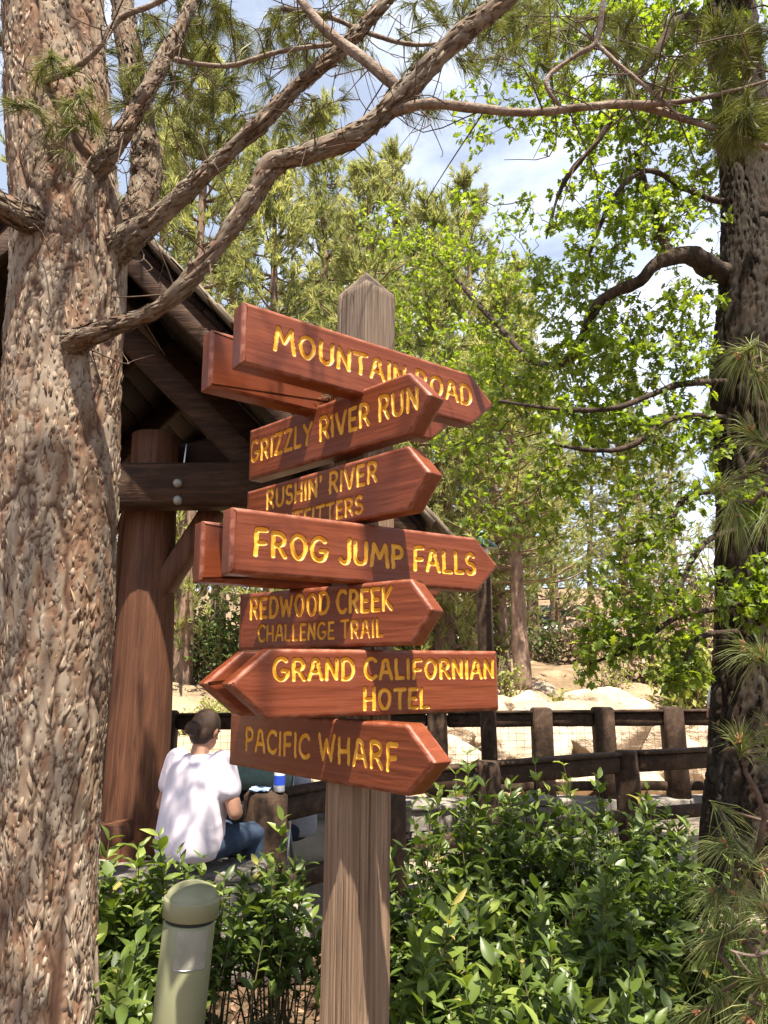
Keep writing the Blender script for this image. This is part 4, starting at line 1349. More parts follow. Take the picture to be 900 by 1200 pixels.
# ------------------------------------------------------------------ background pines
def far_pine(seed, H=17.0, crown0=0.18, spread=2.6, nb=120, per=9, lean=0.0):
    r = np.random.default_rng(seed)
    root = bpy.data.objects.new('background_pine', None)
    COL.objects.link(root)
    m = MB()
    path = catmull([(0, 0, -0.3), (0.1, 0.05, H * 0.3), (-0.08 + lean, 0.1, H * 0.65), (lean, 0, H)], 30)
    add_tube(m, path, np.linspace(0.26, 0.03, 30), 10, lambda v: 0.03 * fbm(v * 3, 3, seed))
    br, nd = MB(), MB()
    cen, dr, tn = [], [], []
    for b in range(nb):
        u = crown0 + (1 - crown0) * ((b + r.uniform()) / nb) ** 0.92
        z = u * H
        i = min(29, int(u * 29))
        a = r.uniform(0, 2 * math.pi)
        L = spread * (1 - u) ** 0.62 * r.uniform(0.55, 1.15) + 0.35
        rise = r.uniform(0.1, 0.5) + 0.5 * u
        d = np.array([math.cos(a), math.sin(a), rise * 0.5])
        e = path[i] + d * L
        e[2] += 0.18 * L
        mid = path[i] + d * L * 0.5 + [0, 0, -0.06 * L]
        q = catmull([path[i], mid, e], 7)
        add_tube(br, q, np.linspace(0.018 + 0.014 * L, 0.008, 7), 4, cap=False)
        tbr = r.uniform(0.2, 0.8)
        for k in range(per):
            s = r.uniform(0.25, 1.0) ** 0.7
            c = q[min(6, int(s * 6))] + r.normal(size=3) * 0.16 * (0.4 + L * 0.4)
            cen.append(c)
            dr.append(unit(d) * 0.7 + [0, 0, 0.75] + r.normal(size=3) * 0.35)
            tn.append(np.clip(tbr + r.normal() * 0.15, 0, 1))
    for k in range(8):
        cen.append(path[-1] + [0, 0, 0.1 * k - 0.5])
        dr.append([0, 0, 1.0])
        tn.append(0.6)
    m.build('trunk', M['far_bark'], root, True)
    br.build('branches', M['far_bark'], root)['kind'] = 'stuff'
    needles(nd, cen, np.array(dr), 24, 0.27, 0.021, 1.0, 0.10, np.array(tn), 0.2, 0.9)
    nd.build('crown', M['far_needle'], root)['kind'] = 'stuff'
    return root

protos = [far_pine(201, 17, 0.20, 2.7, 140, 10), far_pine(202, 15, 0.12, 2.4, 140, 10, 0.3), far_pine(203, 19, 0.28, 2.9, 140, 10, -0.3), far_pine(204, 11, 0.06, 2.3, 120, 11)]
bg_p = [  # px, distance, px row of the top, prototype, label
    (213, 18.5, 40, 1, 'pine with pinkish trunk seen through the gap beside the shelter post'),
    (255, 24.0, 150, 0, 'slim pine directly above the shelter roof edge'),
    (318, 19.0, 165, 1, 'pine above the left end of the top sign'),
    (372, 25.0, 112, 0, 'tall spired pine rising behind the crossing limbs'),
    (425, 18.0, 175, 1, 'pine directly behind the signpost top'),
    (480, 27.0, 170, 2, 'pine right behind the top of the signpost, farther off'),
    (520, 19.0, 235, 3, 'bushy pine behind the top arrow tip'),
    (563, 25.0, 198, 0, 'spired pine left of the blue sky gap'),
    (612, 16.5, 330, 2, 'pine with clear trunk right of the lamp post'),
    (590, 19.5, 350, 1, 'pine with dark trunk close behind the lamp post'),
    (628, 27.0, 300, 0, 'narrow pine below the blue sky gap'),
    (700, 38.0, 500, 2, 'pale far pine behind the lowest oak leaves'),
    (742, 30.0, 470, 0, 'pine behind the lower oak branches'),
    (800, 40.0, 480, 1, 'pale far pine just left of the oak trunk'),
    (915, 21.0, 380, 3, 'pine at the far right behind the oak'),
    (165, 29.0, 130, 1, 'distant pine behind the shelter roof'),
    (395, 33.0, 240, 3, 'distant low pine between the spired pines'),
    (655, 32.0, 420, 1, 'distant pine above the far building'),
    (760, 34.0, 440, 2, 'farthest pine behind the oak branches'),
    (450, 22.0, 300, 3, 'dense pine low behind the sign arrows'),
    (530, 31.0, 300, 2, 'distant pine between the top arrow tip and lamp post'),
    (20, 18.0, 60, 0, 'pine left of the big trunk'),
]
Hs = [17, 15, 19, 11]
used = set()
for x, D, ty, k, lab in bg_p:
    p = P(x, 780, D)
    gz = float(g_height(np.array([p[0]]), np.array([D]))[0])
    H = P(x, ty, D)[2] - gz
    o = protos[k] if k not in used else copy_tree(protos[k])
    used.add(k)
    s = H / Hs[k]
    o.location = (p[0], D, gz)
    o.scale = (max(0.8, s ** 0.5), max(0.8, s ** 0.5), s)
    o.rotation_euler = (0, 0, random.uniform(0, 6.28))
    tag(o, lab, 'tree', 'pines in the background')

# ------------------------------------------------------------------ background brush
def brush(name, px, D, w, h, mat, label, n=1500, ls=0.16, seed=0):
    p = P(px, 800, D)
    gz = float(g_height(np.array([p[0]]), np.array([D]))[0])
    r = np.random.default_rng(900 + seed)
    root = thing(name, (p[0], D, gz), label, 'shrub', 'brush on the far slope')
    sm = MB()
    tips = []
    for k in range(26):
        a = r.uniform(0, 6.28)
        q = r.uniform(0.15, 1.0)
        t = np.array([p[0] + math.cos(a) * w * q * 0.55, D + math.sin(a) * w * q * 0.4, gz + h * r.uniform(0.45, 1.0) * (1 - 0.35 * q)])
        b = np.array([p[0], D, gz - 0.1]) + r.normal(size=3) * [w * .08, w * .08, 0]
        pth = catmull([b, b * 0.5 + t * 0.5 + r.normal(size=3) * 0.06 * h, t], 6)
        add_tube(sm, pth, np.linspace(0.02, 0.005, 6) * (0.6 + h * .3), 4, cap=False)
        tips.append(pth)
    sm.build('stems', M['far_bark'], root)
    pth = np.array(tips)
    i = r.integers(0, 26, n)
    j = r.integers(2, 6, n)
    pos = pth[i, j] + r.normal(size=(n, 3)) * [0.14 * w, 0.12 * w, 0.10 * h]
    pos[:, 2] = np.maximum(pos[:, 2], gz + 0.02)
    lm = MB()
    place(*BG_LEAF, pos, r.normal(size=(n, 3)) + [0, 0, 0.4], r.normal(size=(n, 3)) + [0, 0, 0.8], r.uniform(0.6, 1.2, n) * ls, lm, np.clip(r.normal(0.5, 0.25, n), 0, 1))
    lm.build('foliage', M[mat], root)['kind'] = 'stuff'

bl = [('green_shrub', 205, 20, 2.6, 2.0, 'bg_leaf', 'dark green shrub left behind the gap pine trunk'), ('green_shrub', 245, 19, 2.6, 2.4, 'bg_leaf', 'dark green shrub right of the gap pine trunk'), ('green_shrub', 285, 20, 2.8, 2.6, 'bg_leaf', 'dark green shrub behind the left end of the trail sign'),
      ('low_shrub', 222, 14.5, 0.9, 0.45, 'yellow_leaf', 'small pale shrub on the tan slope in the gap'), ('low_shrub', 252, 15.5, 0.8, 0.4, 'yellow_leaf', 'second small pale shrub on the tan slope in the gap'),
      ('green_shrub', 345, 22, 3.2, 3.4, 'bg_leaf', 'dark shrub hidden behind the sign stack'), ('green_shrub', 500, 21, 3.0, 2.4, 'bg_leaf', 'dark shrub behind the hotel sign end'), ('yellow_bush', 592, 15.5, 0.7, 1.0, 'yellow_leaf', 'yellow-green bush at the foot of the clear pine trunk'), ('green_shrub', 648, 27, 3.4, 1.9, 'bg_leaf', 'dark shrub under the pale far roof'),
      ('yellow_bush', 712, 17.0, 1.3, 0.9, 'yellow_leaf', 'yellow-green bush above the middle fence post'), ('dry_brush', 752, 18.5, 2.4, 2.2, 'dry_leaf', 'pinkish dry brush below the oak leaves'), ('dry_brush', 690, 26, 2.6, 2.4, 'dry_leaf', 'dry brush behind the lowest oak leaves'), ('yellow_bush', 808, 15.5, 1.7, 1.7, 'yellow_leaf', 'yellow-green bush beside the oak trunk'),
      ('dry_brush', 815, 23, 3.4, 3.8, 'dry_leaf', 'tall dry brush behind the oak trunk'), ('yellow_bush', 760, 30, 6.0, 6.5, 'yellow_leaf', 'tall pale sunlit thicket behind the dry brush'), ('yellow_bush', 665, 15.5, 0.6, 0.4, 'yellow_leaf', 'tiny bush between the boulders'), ('green_shrub', 560, 26, 4.5, 4.5, 'bg_leaf', 'tall dull shrub left of the lamp post'),
      ('green_shrub', 420, 24, 4.0, 4.5, 'bg_leaf', 'tall shrub directly behind the signpost'), ('yellow_bush', 870, 28, 5.0, 6.0, 'yellow_leaf', 'pale thicket right of the oak trunk'), ('green_shrub', 150, 21, 4.0, 4.0, 'bg_leaf', 'dull shrub behind the shelter log')]
for k, (nm, px, D, w, h, mt, lab) in enumerate(bl):
    brush(nm, px, D, w, h, mt, lab, 1300 if h > 1 else 350, 0.17 if h > 1 else 0.09, k)

# ------------------------------------------------------------------ near shrubs
def shrub(px, D, ty, w, label, nst=12, ls=0.085, k=0, sunny=0.0):
    p = P(px, 1000, D)
    root = thing('leafy_shrub', (p[0], D, 0), label, 'shrub', 'glossy leaved shrubs round the signpost')
    ty = ty - (30 if px > 455 and D > 3.3 else (6 if px > 455 else -14))
    ls = ls * 0.84
    nst = int(nst * 1.35)
    H = max(0.25, P(px, ty, D)[2])
    sm = MB()
    pos, xd, nd = [], [], []
    for s in range(nst):
        a = rng.uniform(0, 2 * math.pi)
        q = rng.uniform(0.0, 1.0) ** 0.6
        hh = H * (1.0 if s == 0 else rng.uniform(0.62, 1.0) * (1 - 0.18 * q))
        b = np.array([p[0], D, 0.0]) + [math.cos(a) * w * 0.15 * q, math.sin(a) * w * 0.15 * q, 0]
        t = np.array([p[0], D, hh]) + [math.cos(a) * w * 0.5 * q, math.sin(a) * w * 0.42 * q, 0]
        path = catmull([b, b * 0.55 + t * 0.45 + rng.normal(size=3) * 0.035, t], 16)
        add_tube(sm, path, np.linspace(0.006, 0.0018, 16), 5, cap=False)
        tt = unit(np.gradient(path, axis=0))
        n = int(10 + hh * 22)
        ph = rng.uniform(0, 6.28)
        for i in range(n):
            u = 0.22 + 0.78 * (i / (n - 1)) ** 0.85
            j = min(15, int(u * 15))
            c = path[j] + tt[j] * rng.uniform(-.015, .015)
            side = unit(np.cross(tt[j], [math.cos(ph + i * 1.75), math.sin(ph + i * 1.75), 0.1]))
            for sg in (1, -1):
                up = rng.uniform(0.25, 1.1) + (0.6 if u > 0.93 else 0)
                d = side * sg + tt[j] * up + rng.normal(size=3) * 0.22
                pos.append(c)
                xd.append(d)
                nd.append(tt[j] * 1.0 + rng.normal(size=3) * 0.45 + [0.1, -0.25, 0.3])
        # side shoots fill the body
        for _ in range(3):
            j = rng.integers(4, 13)
            e = path[j] + unit(rng.normal(size=3) + [0, 0, 0.5]) * rng.uniform(0.08, 0.2)
            pp = catmull([path[j], (path[j] + e) / 2 + rng.normal(size=3) * 0.01, e], 6)
            add_tube(sm, pp, np.linspace(0.003, 0.0012, 6), 4, cap=False)
            for i in range(9):
                c = pp[min(5, 1 + i // 2)]
                pos.append(c)
                xd.append(unit(e - path[j]) * 0.7 + rng.normal(size=3) * 0.6)
                nd.append(np.array([0, -0.2, 1.0]) + rng.normal(size=3) * 0.5)
    sm.build('stems', M['stem'], root)
    pos, xd, nd = np.array(pos), np.array(xd), np.array(nd)
    if 240 < px < 380:
        kp = pos[:, 2] > 0.42 + 0.05 * rng.normal(size=len(pos))
        pos, xd, nd = pos[kp], xd[kp], nd[kp]
    size = (0.45 + 0.75 * rng.uniform(0, 1, len(pos)) ** 0.8) * ls
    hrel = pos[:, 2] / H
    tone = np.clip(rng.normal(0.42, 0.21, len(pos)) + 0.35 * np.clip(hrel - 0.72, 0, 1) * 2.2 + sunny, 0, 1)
    near = size / np.linalg.norm(pos - np.array([0, 0, EYE]), axis=1) * np.where((pos[:, 1] < D) | (hrel > 0.85), 1, 0.3) * np.where(pos[:, 2] > EYE - 0.44 * pos[:, 1], 1, 0.1)
    big = np.argsort(-near)[:18]
    msk = np.ones(len(pos), bool)
    msk[big] = False
    lm = MB()
    var = rng.integers(0, 4, len(pos))
    for v_ in range(4):
        q_ = msk & (var == v_)
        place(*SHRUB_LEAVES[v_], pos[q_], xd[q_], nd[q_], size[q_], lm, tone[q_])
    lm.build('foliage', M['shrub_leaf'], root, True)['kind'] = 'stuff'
    leaf_objects(root, SHRUB_LEAF, M['shrub_leaf'], pos[big], xd[big], nd[big], size[big], tone[big])

SH = [(125, 3.3, 968, 0.42, 'shrub against the pine trunk with tall shoots over the bench plank', 13, 0.105), (165, 3.25, 962, 0.42, 'shrub below the log post foot, left of the bollard', 13, 0.1), (125, 2.75, 1075, 0.40, 'low shrub in the bottom left corner beside the pine trunk', 14, 0.105),
      (215, 3.7, 992, 0.45, 'shrub under the seated person, behind the bollard', 12, 0.085), (262, 3.35, 985, 0.42, 'shrub just right of the bollard cap', 13, 0.085), (322, 3.5, 952, 0.44, 'shrub before the square handrail post left of the signpost', 14, 0.085), (350, 3.3, 1010, 0.36, 'shrub touching the signpost on its left side', 12, 0.085),
      (170, 2.95, 1085, 0.36, 'low shrub directly left of the bollard body', 12, 0.1),
      (482, 3.4, 985, 0.44, 'shrub touching the signpost on its right side', 14, 0.085), (528, 3.7, 925, 0.46, 'bright topped shrub right of the lowest arrow tip', 15, 0.085), (572, 3.9, 908, 0.46, 'tallest shrub in front of the handrail bend', 15, 0.085), (622, 4.1, 922, 0.5, 'shrub in front of the third far fence post', 14, 0.085),
      (668, 3.9, 935, 0.5, 'shrub left of the square handrail post on the right', 15, 0.085), (715, 4.3, 925, 0.5, 'shrub at the foot of the right handrail post', 14, 0.085), (765, 4.5, 955, 0.5, 'shrub nearest the oak trunk', 12, 0.09), (478, 2.75, 1075, 0.36, 'front shrub by the signpost with large pale leaf rosettes', 12, 0.105),
      (545, 3.0, 1030, 0.46, 'shaded shrub in the middle of the right bed', 16, 0.09), (610, 3.15, 1010, 0.48, 'shaded shrub in the centre of the right bed', 16, 0.09), (680, 3.3, 1010, 0.5, 'shaded shrub right of the bed centre', 16, 0.09), (745, 3.5, 1005, 0.5, 'shaded shrub in front of the oak', 14, 0.09),
      (560, 2.6, 1125, 0.40, 'front row shrub with sunlit leaf tips at the bottom', 13, 0.09), (640, 2.65, 1105, 0.42, 'front row shrub with arching shoots right of centre', 13, 0.095), (715, 2.75, 1130, 0.42, 'front row shrub at the bottom near the young pine', 11, 0.09), (630, 2.35, 1185, 0.30, 'lowest bright yellow-green shoots at the bottom edge', 8, 0.085), (800, 3.9, 1000, 0.4, 'sparse shrub at the foot of the oak', 8, 0.085), (835, 3.7, 1030, 0.5, 'dark shrub behind the young pine needles at right', 12, 0.085), (890, 3.3, 1075, 0.5, 'shrub in the bottom right corner under the young pine', 12, 0.085)]
for k, a in enumerate(SH):
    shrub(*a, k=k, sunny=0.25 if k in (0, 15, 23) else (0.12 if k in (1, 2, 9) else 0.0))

# ------------------------------------------------------------------ mulch under the shrubs
n = 9000
pos = np.stack([rng.uniform(-2.4, 2.6, n), rng.uniform(1.6, 5.2, n), np.zeros(n)], 1)
pos[:, 2] = g_height(pos[:, 0], pos[:, 1]) + rng.uniform(0.004, 0.022, n)
lm = MB()
place(*leaf_template([(0, 0.06), (0.5, 0.16), (1.0, 0.05)], 0.5, -0.3), pos, rng.normal(size=(n, 3)) * [1, 1, 0.25], rng.normal(size=(n, 3)) * 0.35 + [0, 0, 1], rng.uniform(0.02, 0.06, n), lm, rng.uniform(0, 1, n))
mo = lm.build('mulch', M['mulch'])
struct(mo, 'stuff', 'reddish brown bark mulch and dry leaves under the shrubs')

# ------------------------------------------------------------------ bollard light
bt, bb_ = P(228, 1027, 2.62), None
ax = unit(np.array([0.075, -0.01, 1.0]))
r_b = 0.5 * 61 * pxm(1060, 2.62)
base = bt - ax * (bt[2] / ax[2])
bol = thing('bollard_light', base, 'olive green metal bollard light with domed cap beside the signpost', 'bollard')
Hb = np.linalg.norm(bt - base)
m = MB()
lathe(m, base, [(0.0, -0.02), (r_b * 0.97, -0.02), (r_b * 0.97, Hb - 0.135), (r_b * 0.95, Hb - 0.131), (0, Hb - 0.131)], 48, ax)
m.build('column', M['bollard'], bol, True).data.polygons.foreach_set('use_smooth', [True] * 192)
m = MB()
lathe(m, base, [(r_b * 0.90, Hb - 0.134), (r_b * 0.90, Hb - 0.118)], 48, ax)
m.build('gasket', M['dark_gap'], bol, True)
m = MB()
prof = [(0.0, Hb - 0.119), (r_b * 0.99, Hb - 0.119), (r_b * 1.05, Hb - 0.116), (r_b * 1.06, Hb - 0.066), (r_b * 1.05, Hb - 0.061), (r_b * 0.985, Hb - 0.060)]
for a in np.linspace(0.06, 1.0, 14):
    prof.append((r_b * 0.985 * math.cos(a * math.pi / 2), Hb - 0.062 + 0.048 * math.sin(a * math.pi / 2)))
lathe(m, base, prof, 48, ax)
m.build('cap', M['bollard'], bol, True)
# frosted lens window on the right front
e1 = unit(np.cross(ax, [0, 1, 0]))
e2 = np.cross(ax, e1)
def band(r, z0, z1, a0, a1, n=14):
    v = []
    for z in (z0, z1):
        for a in np.linspace(a0, a1, n):
            v.append(base + ax * z + r * (math.cos(a) * e1 + math.sin(a) * e2))
    f = [[i, i + 1, n + i + 1, n + i] for i in range(n - 1)]
    return np.array(v), np.array(f)
def face_ang(dx, dy):
    d = np.array([dx, dy, 0.0])
    return math.atan2(np.dot(d, e2), np.dot(d, e1))
ac = face_ang(0.45, -1.0)
m = MB()
m.add(*band(r_b * 0.985, Hb - 0.248, Hb - 0.137, ac - 0.62, ac + 0.62))
m.build('lens', M['lens'], bol, True)
m = MB()
for z in (Hb - 0.250,):
    v = np.array([base + ax * z + r_b * 0.985 * (math.cos(a) * e1 + math.sin(a) * e2) for a in np.linspace(ac - 0.64, ac + 0.64, 20)])
    add_tube(m, v, 0.0016, 5)
m.build('lens_sill', M['metal'], bol, True)

# ------------------------------------------------------------------ signpost
def arc(cx, cy, rx, ry, a0, a1, n=10):
    t = np.radians(np.linspace(a0, a1, n))
    return [(cx + rx * math.cos(q), cy + ry * math.sin(q)) for q in t]
_o = [(0.36 + 0.36 * math.cos(a) * (0.86 + 0.16 * math.sin(a)), 0.5 + 0.5 * math.sin(a)) for a in np.linspace(math.pi / 2, math.pi / 2 + 2 * math.pi, 26)]
G = {
    'A': (0.68, [[(0, 0), (0.2, 0.72)] + arc(0.34, 0.80, 0.15, 0.20, 170, 10, 8) + [(0.48, 0.72), (0.68, 0)], [(0.10, 0.34), (0.58, 0.34)]]),
    'C': (0.62, [arc(0.36, 0.5, 0.36, 0.5, 48, 312, 20)]),
    'D': (0.66, [[(0.05, 1), (0.05, 0), (0.2, 0)] + arc(0.24, 0.52, 0.40, 0.52, -85, 85, 14) + [(0.0, 1.0)]]),
    'E': (0.50, [[(0.46, 1), (0.04, 1), (0.04, 0), (0.48, 0)], [(0.10, 0.50), (0.40, 0.50)]]),
    'F': (0.50, [[(0.48, 1), (0.06, 0.98), (0.04, 0)], [(0.12, 0.45), (0.42, 0.48)]]),
    'G': (0.70, [arc(0.36, 0.5, 0.36, 0.5, 50, 330, 20) + [(0.68, 0.42), (0.42, 0.42)]]),
    'H': (0.62, [[(0.04, 1), (0.04, 0)], [(0.58, 1), (0.58, 0)], [(0.08, 0.48), (0.54, 0.48)]]),
    'I': (0.10, [[(0.05, 1), (0.05, 0)]]),
    'J': (0.46, [[(0.44, 1), (0.44, 0.25)] + arc(0.22, 0.24, 0.22, 0.24, 0, -160, 10)]),
    'K': (0.60, [[(0.05, 1), (0.05, 0)], [(0.54, 1), (0.10, 0.48), (0.58, 0)]]),
    'L': (0.48, [[(0.05, 1), (0.05, 0.0), (0.46, 0.02)]]),
    'M': (0.86, [[(0, 0), (0.12, 1), (0.42, 0.38), (0.72, 1), (0.86, 0)]]),
    'N': (0.62, [[(0.03, 0), (0.05, 1), (0.56, 0.02), (0.58, 1)]]),
    'O': (0.72, [_o]),
    'P': (0.56, [[(0.05, 0), (0.05, 1), (0.22, 1)] + arc(0.26, 0.73, 0.28, 0.27, 85, -85, 12) + [(0.10, 0.44)]]),
    'R': (0.60, [[(0.05, 0), (0.05, 1), (0.22, 1)] + arc(0.26, 0.74, 0.28, 0.26, 85, -85, 12) + [(0.14, 0.47), (0.30, 0.44), (0.58, 0.0)]]),
    'S': (0.50, [arc(0.25, 0.75, 0.23, 0.25, 40, 255, 12) + arc(0.25, 0.26, 0.25, 0.26, 75, -150, 12)]),
    'T': (0.62, [[(0.0, 0.98), (0.62, 1.0)], [(0.31, 0.96), (0.31, 0)]]),
    'U': (0.64, [[(0.04, 1), (0.04, 0.35)] + arc(0.32, 0.32, 0.28, 0.32, 180, 360, 12) + [(0.60, 1)]]),
    'V': (0.64, [[(0, 1), (0.30, 0.02), (0.36, 0.02), (0.64, 1)]]),
    'W': (0.92, [[(0, 1), (0.22, 0.03), (0.46, 0.80), (0.70, 0.03), (0.92, 1)]]),
    'Y': (0.60, [[(0, 1), (0.30, 0.5), (0.60, 1)], [(0.30, 0.5), (0.24, 0)]]),
    'Z': (0.54, [[(0.02, 1), (0.52, 1), (0.02, 0), (0.54, 0)]]),
    "'": (0.08, [[(0.05, 1.02), (0.03, 0.78)]]),
}

def layout(text, x0, x1, ztop, h, k):
    """glyph strokes in board metres, spread over x0..x1; word initials a little taller"""
    gap, sp, x = 0.24, 0.42, 0.0
    out = []
    first = True
    for ch in text:
        if ch == ' ':
            x += sp
            first = True
            continue
        w, st = G[ch]
        s = 1.0 if first else 0.93
        out.append((ch, x, w, s, st))
        x += w + gap
        first = False
    tot = x - gap
    sc = (x1 - x0) / tot
    res = []
    for ch, gx_, w, s, st in out:
        sh_ = random.uniform(-0.02, 0.02)
        dz = random.uniform(-0.015, 0.015)
        pl = [np.array([(x0 + (gx_ + p[0] + sh_ * p[1]) * sc, ztop - h + (p[1] * s + dz) * h) for p in line]) for line in st]
        res.append(pl)
    return res

def inset(poly, c):
    poly = np.array(poly, float)
    n = len(poly)
    out = []
    ar = 0.5 * np.sum(poly[:, 0] * np.roll(poly[:, 1], -1) - np.roll(poly[:, 0], -1) * poly[:, 1])
    sg = 1 if ar > 0 else -1
    for i in range(n):
        a, b, d = poly[i - 1], poly[i], poly[(i + 1) % n]
        t1, t2 = unit(b - a), unit(d - b)
        n1, n2 = sg * np.array([-t1[1], t1[0]]), sg * np.array([-t2[1], t2[0]])
        k = c / max(0.25, 1 + np.dot(n1, n2))
        out.append(b + (n1 + n2) * k)
    return np.array(out)

def round_poly(poly, r=0.006, n=3):
    out = []
    m_ = len(poly)
    for i in range(m_):
        a, b, d = np.array(poly[i - 1]), np.array(poly[i]), np.array(poly[(i + 1) % m_])
        p, q = b + unit(a - b) * r, b + unit(d - b) * r
        for t in np.linspace(0, 1, n + 1):
            out.append((1 - t) ** 2 * p + 2 * t * (1 - t) * b + t * t * q)
    return np.array(out)

THK = 0.065
def board(root, origin, yaw, h, xflat, xsh, xtip, lines, label, step=0.0023):
    """one routed arrow board: local x along it, z up (0 = top edge), front face at y=0"""
    o = bpy.data.objects.new('sign_board', None)
    d = 1 if xtip > xsh else -1
    poly = [(xflat, 0), (xsh, 0), (xtip, -h / 2), (xsh, -h), (xflat, -h)]
    if d > 0:
        poly = poly[::-1]
    poly = round_poly(poly)
    c = 0.008
    mb = MB()
    rings = []
    for y, k in ((0.0, 1.6), (0.0, 1.0), (c * 0.3, 0.3), (c, 0.0), (c * 1.6, 0.0), (THK - c * 1.6, 0.0), (THK - c, 0.0), (THK - c * 0.3, 0.3), (THK, 1.0), (THK, 1.6)):
        q = inset(poly, c * k) if k else poly
        rings.append(np.stack([q[:, 0], np.full(len(q), y), q[:, 1]], 1))
    n = len(poly)
    v = np.concatenate(rings)
    f = []
    for i in range(9):
        for j in range(n):
            f.append([i * n + j, (i + 1) * n + j, (i + 1) * n + (j + 1) % n, i * n + (j + 1) % n])
    f.append([9 * n + j for j in range(n)][::-1])
    worn = np.concatenate([np.full(n, q) for q in (0.0, 0.5, 0.9, 0.7, 0.0, 0.0, 0.7, 0.9, 0.5, 0.0)])
    front = inset(poly, c * 1.6)
    if not lines:
        f.append(list(range(n)))
        mb.add(v, f, worn=worn)
        ob = mb.build('sign_board', M['sign'])
    else:
        mb.add(v, f, worn=worn)
        # front sheet: columns between the lower and upper outline
        amin, amax = front[:, 0].min(), front[:, 0].max()
        il, ir = int(np.argmin(front[:, 0])), int(np.argmax(front[:, 0]))
        def chain(i0, i1):
            q = [i0]
            while q[-1] != i1:
                q.append((q[-1] + 1) % n)
            return front[q]
        c1, c2 = chain(il, ir), chain(ir, il)[::-1]
        if c1[:, 1].mean() > c2[:, 1].mean():
            c1, c2 = c2, c1
        cols = int((amax - amin) / step)
        rows = int(h / step)
        a = np.linspace(amin + 1e-5, amax - 1e-5, cols)
        zlo, zhi = np.interp(a, c1[:, 0], c1[:, 1]), np.interp(a, c2[:, 0], c2[:, 1])
        t = np.linspace(0, 1, rows)
        X = np.repeat(a[:, None], rows, 1)
        Z = zlo[:, None] * (1 - t) + zhi[:, None] * t
        dist = np.full(X.shape, 1.0)
        gid = np.zeros(X.shape, int)
        hwm = np.full(X.shape, 0.006)
        g = 0
        for text, x0, x1, zt, hh, hw in lines:
            for strokes in layout(text, x0, x1, zt, hh, 0):
                g += 1
                for s in strokes:
                    for p, q in zip(s[:-1], s[1:]):
                        i0, i1 = np.searchsorted(a, [min(p[0], q[0]) - 0.015, max(p[0], q[0]) + 0.015])
                        if i1 <= i0:
                            continue
                        xs_, zs_ = X[i0:i1], Z[i0:i1]
                        e = q - p
                        L2 = max(1e-12, float(e @ e))
                        u = np.clip(((xs_ - p[0]) * e[0] + (zs_ - p[1]) * e[1]) / L2, 0, 1)
                        dd = np.hypot(xs_ - p[0] - u * e[0], zs_ - p[1] - u * e[1])
                        dd = dd * (1 + 0.12 * np.sin(xs_ * 160 + g) * np.cos(zs_ * 130))
                        cur = dist[i0:i1]
                        up = dd < cur
                        dist[i0:i1] = np.where(up, dd, cur)
                        gid[i0:i1] = np.where(up, g, gid[i0:i1])
                        hwm[i0:i1] = np.where(up, hw, hwm[i0:i1])
        prof = np.clip(1 - (dist / hwm) ** 2, 0, 1)
        Y = 0.0060 * np.sqrt(prof)
        wob = 0.0006 * fbm(np.stack([X * 6, Z * 60, X * 0], -1), 3, 5) * np.clip(t * (1 - t) * 12, 0, 1)
        edge = np.minimum(np.arange(cols), np.arange(cols)[::-1])[:, None]
        Y = Y + wob * np.clip(edge / 8, 0, 1)
        groove = np.clip(0.5 + (hwm - dist) / 0.004, 0, 1)
        VV = np.stack([X, Y, Z], -1).reshape(-1, 3)
        i, j = np.meshgrid(np.arange(cols - 1), np.arange(rows - 1), indexing='ij')
        k0 = i * rows + j
        FF = np.stack([k0, k0 + rows, k0 + rows + 1, k0 + 1], -1).reshape(-1, 4)
        gr = groove.ravel()
        fg = gr[FF].max(1) > 0.02
        gidf = gid.ravel()[FF[:, 0]]
        for q in (1, 2, 3):
            gidf = np.maximum(gidf, np.where(gr[FF[:, q]] > 0.02, gid.ravel()[FF[:, q]], 0))
        mb.add(VV, FF[~fg], worn=0.0, groove=gr)
        ob = mb.build('sign_board', M['sign'])
        for gg in range(1, g + 1):
            sel = FF[fg & (gidf == gg)]
            if len(sel) == 0:
                continue
            uq, inv = np.unique(sel, return_inverse=True)
            lt = MB().add(VV[uq], inv.reshape(-1, 4), groove=gr[uq])
            lo = lt.build('letter', M['sign'], None, True)
            lo.parent = ob
    bpy.data.objects.remove(o)
    ob.parent = root
    b0 = np.array(world_loc(root))
    ob.location = [float(q) for q in (np.array(origin) - b0)]
    ob.rotation_euler = (0, 0, yaw)
    ob['label'] = label
    return ob

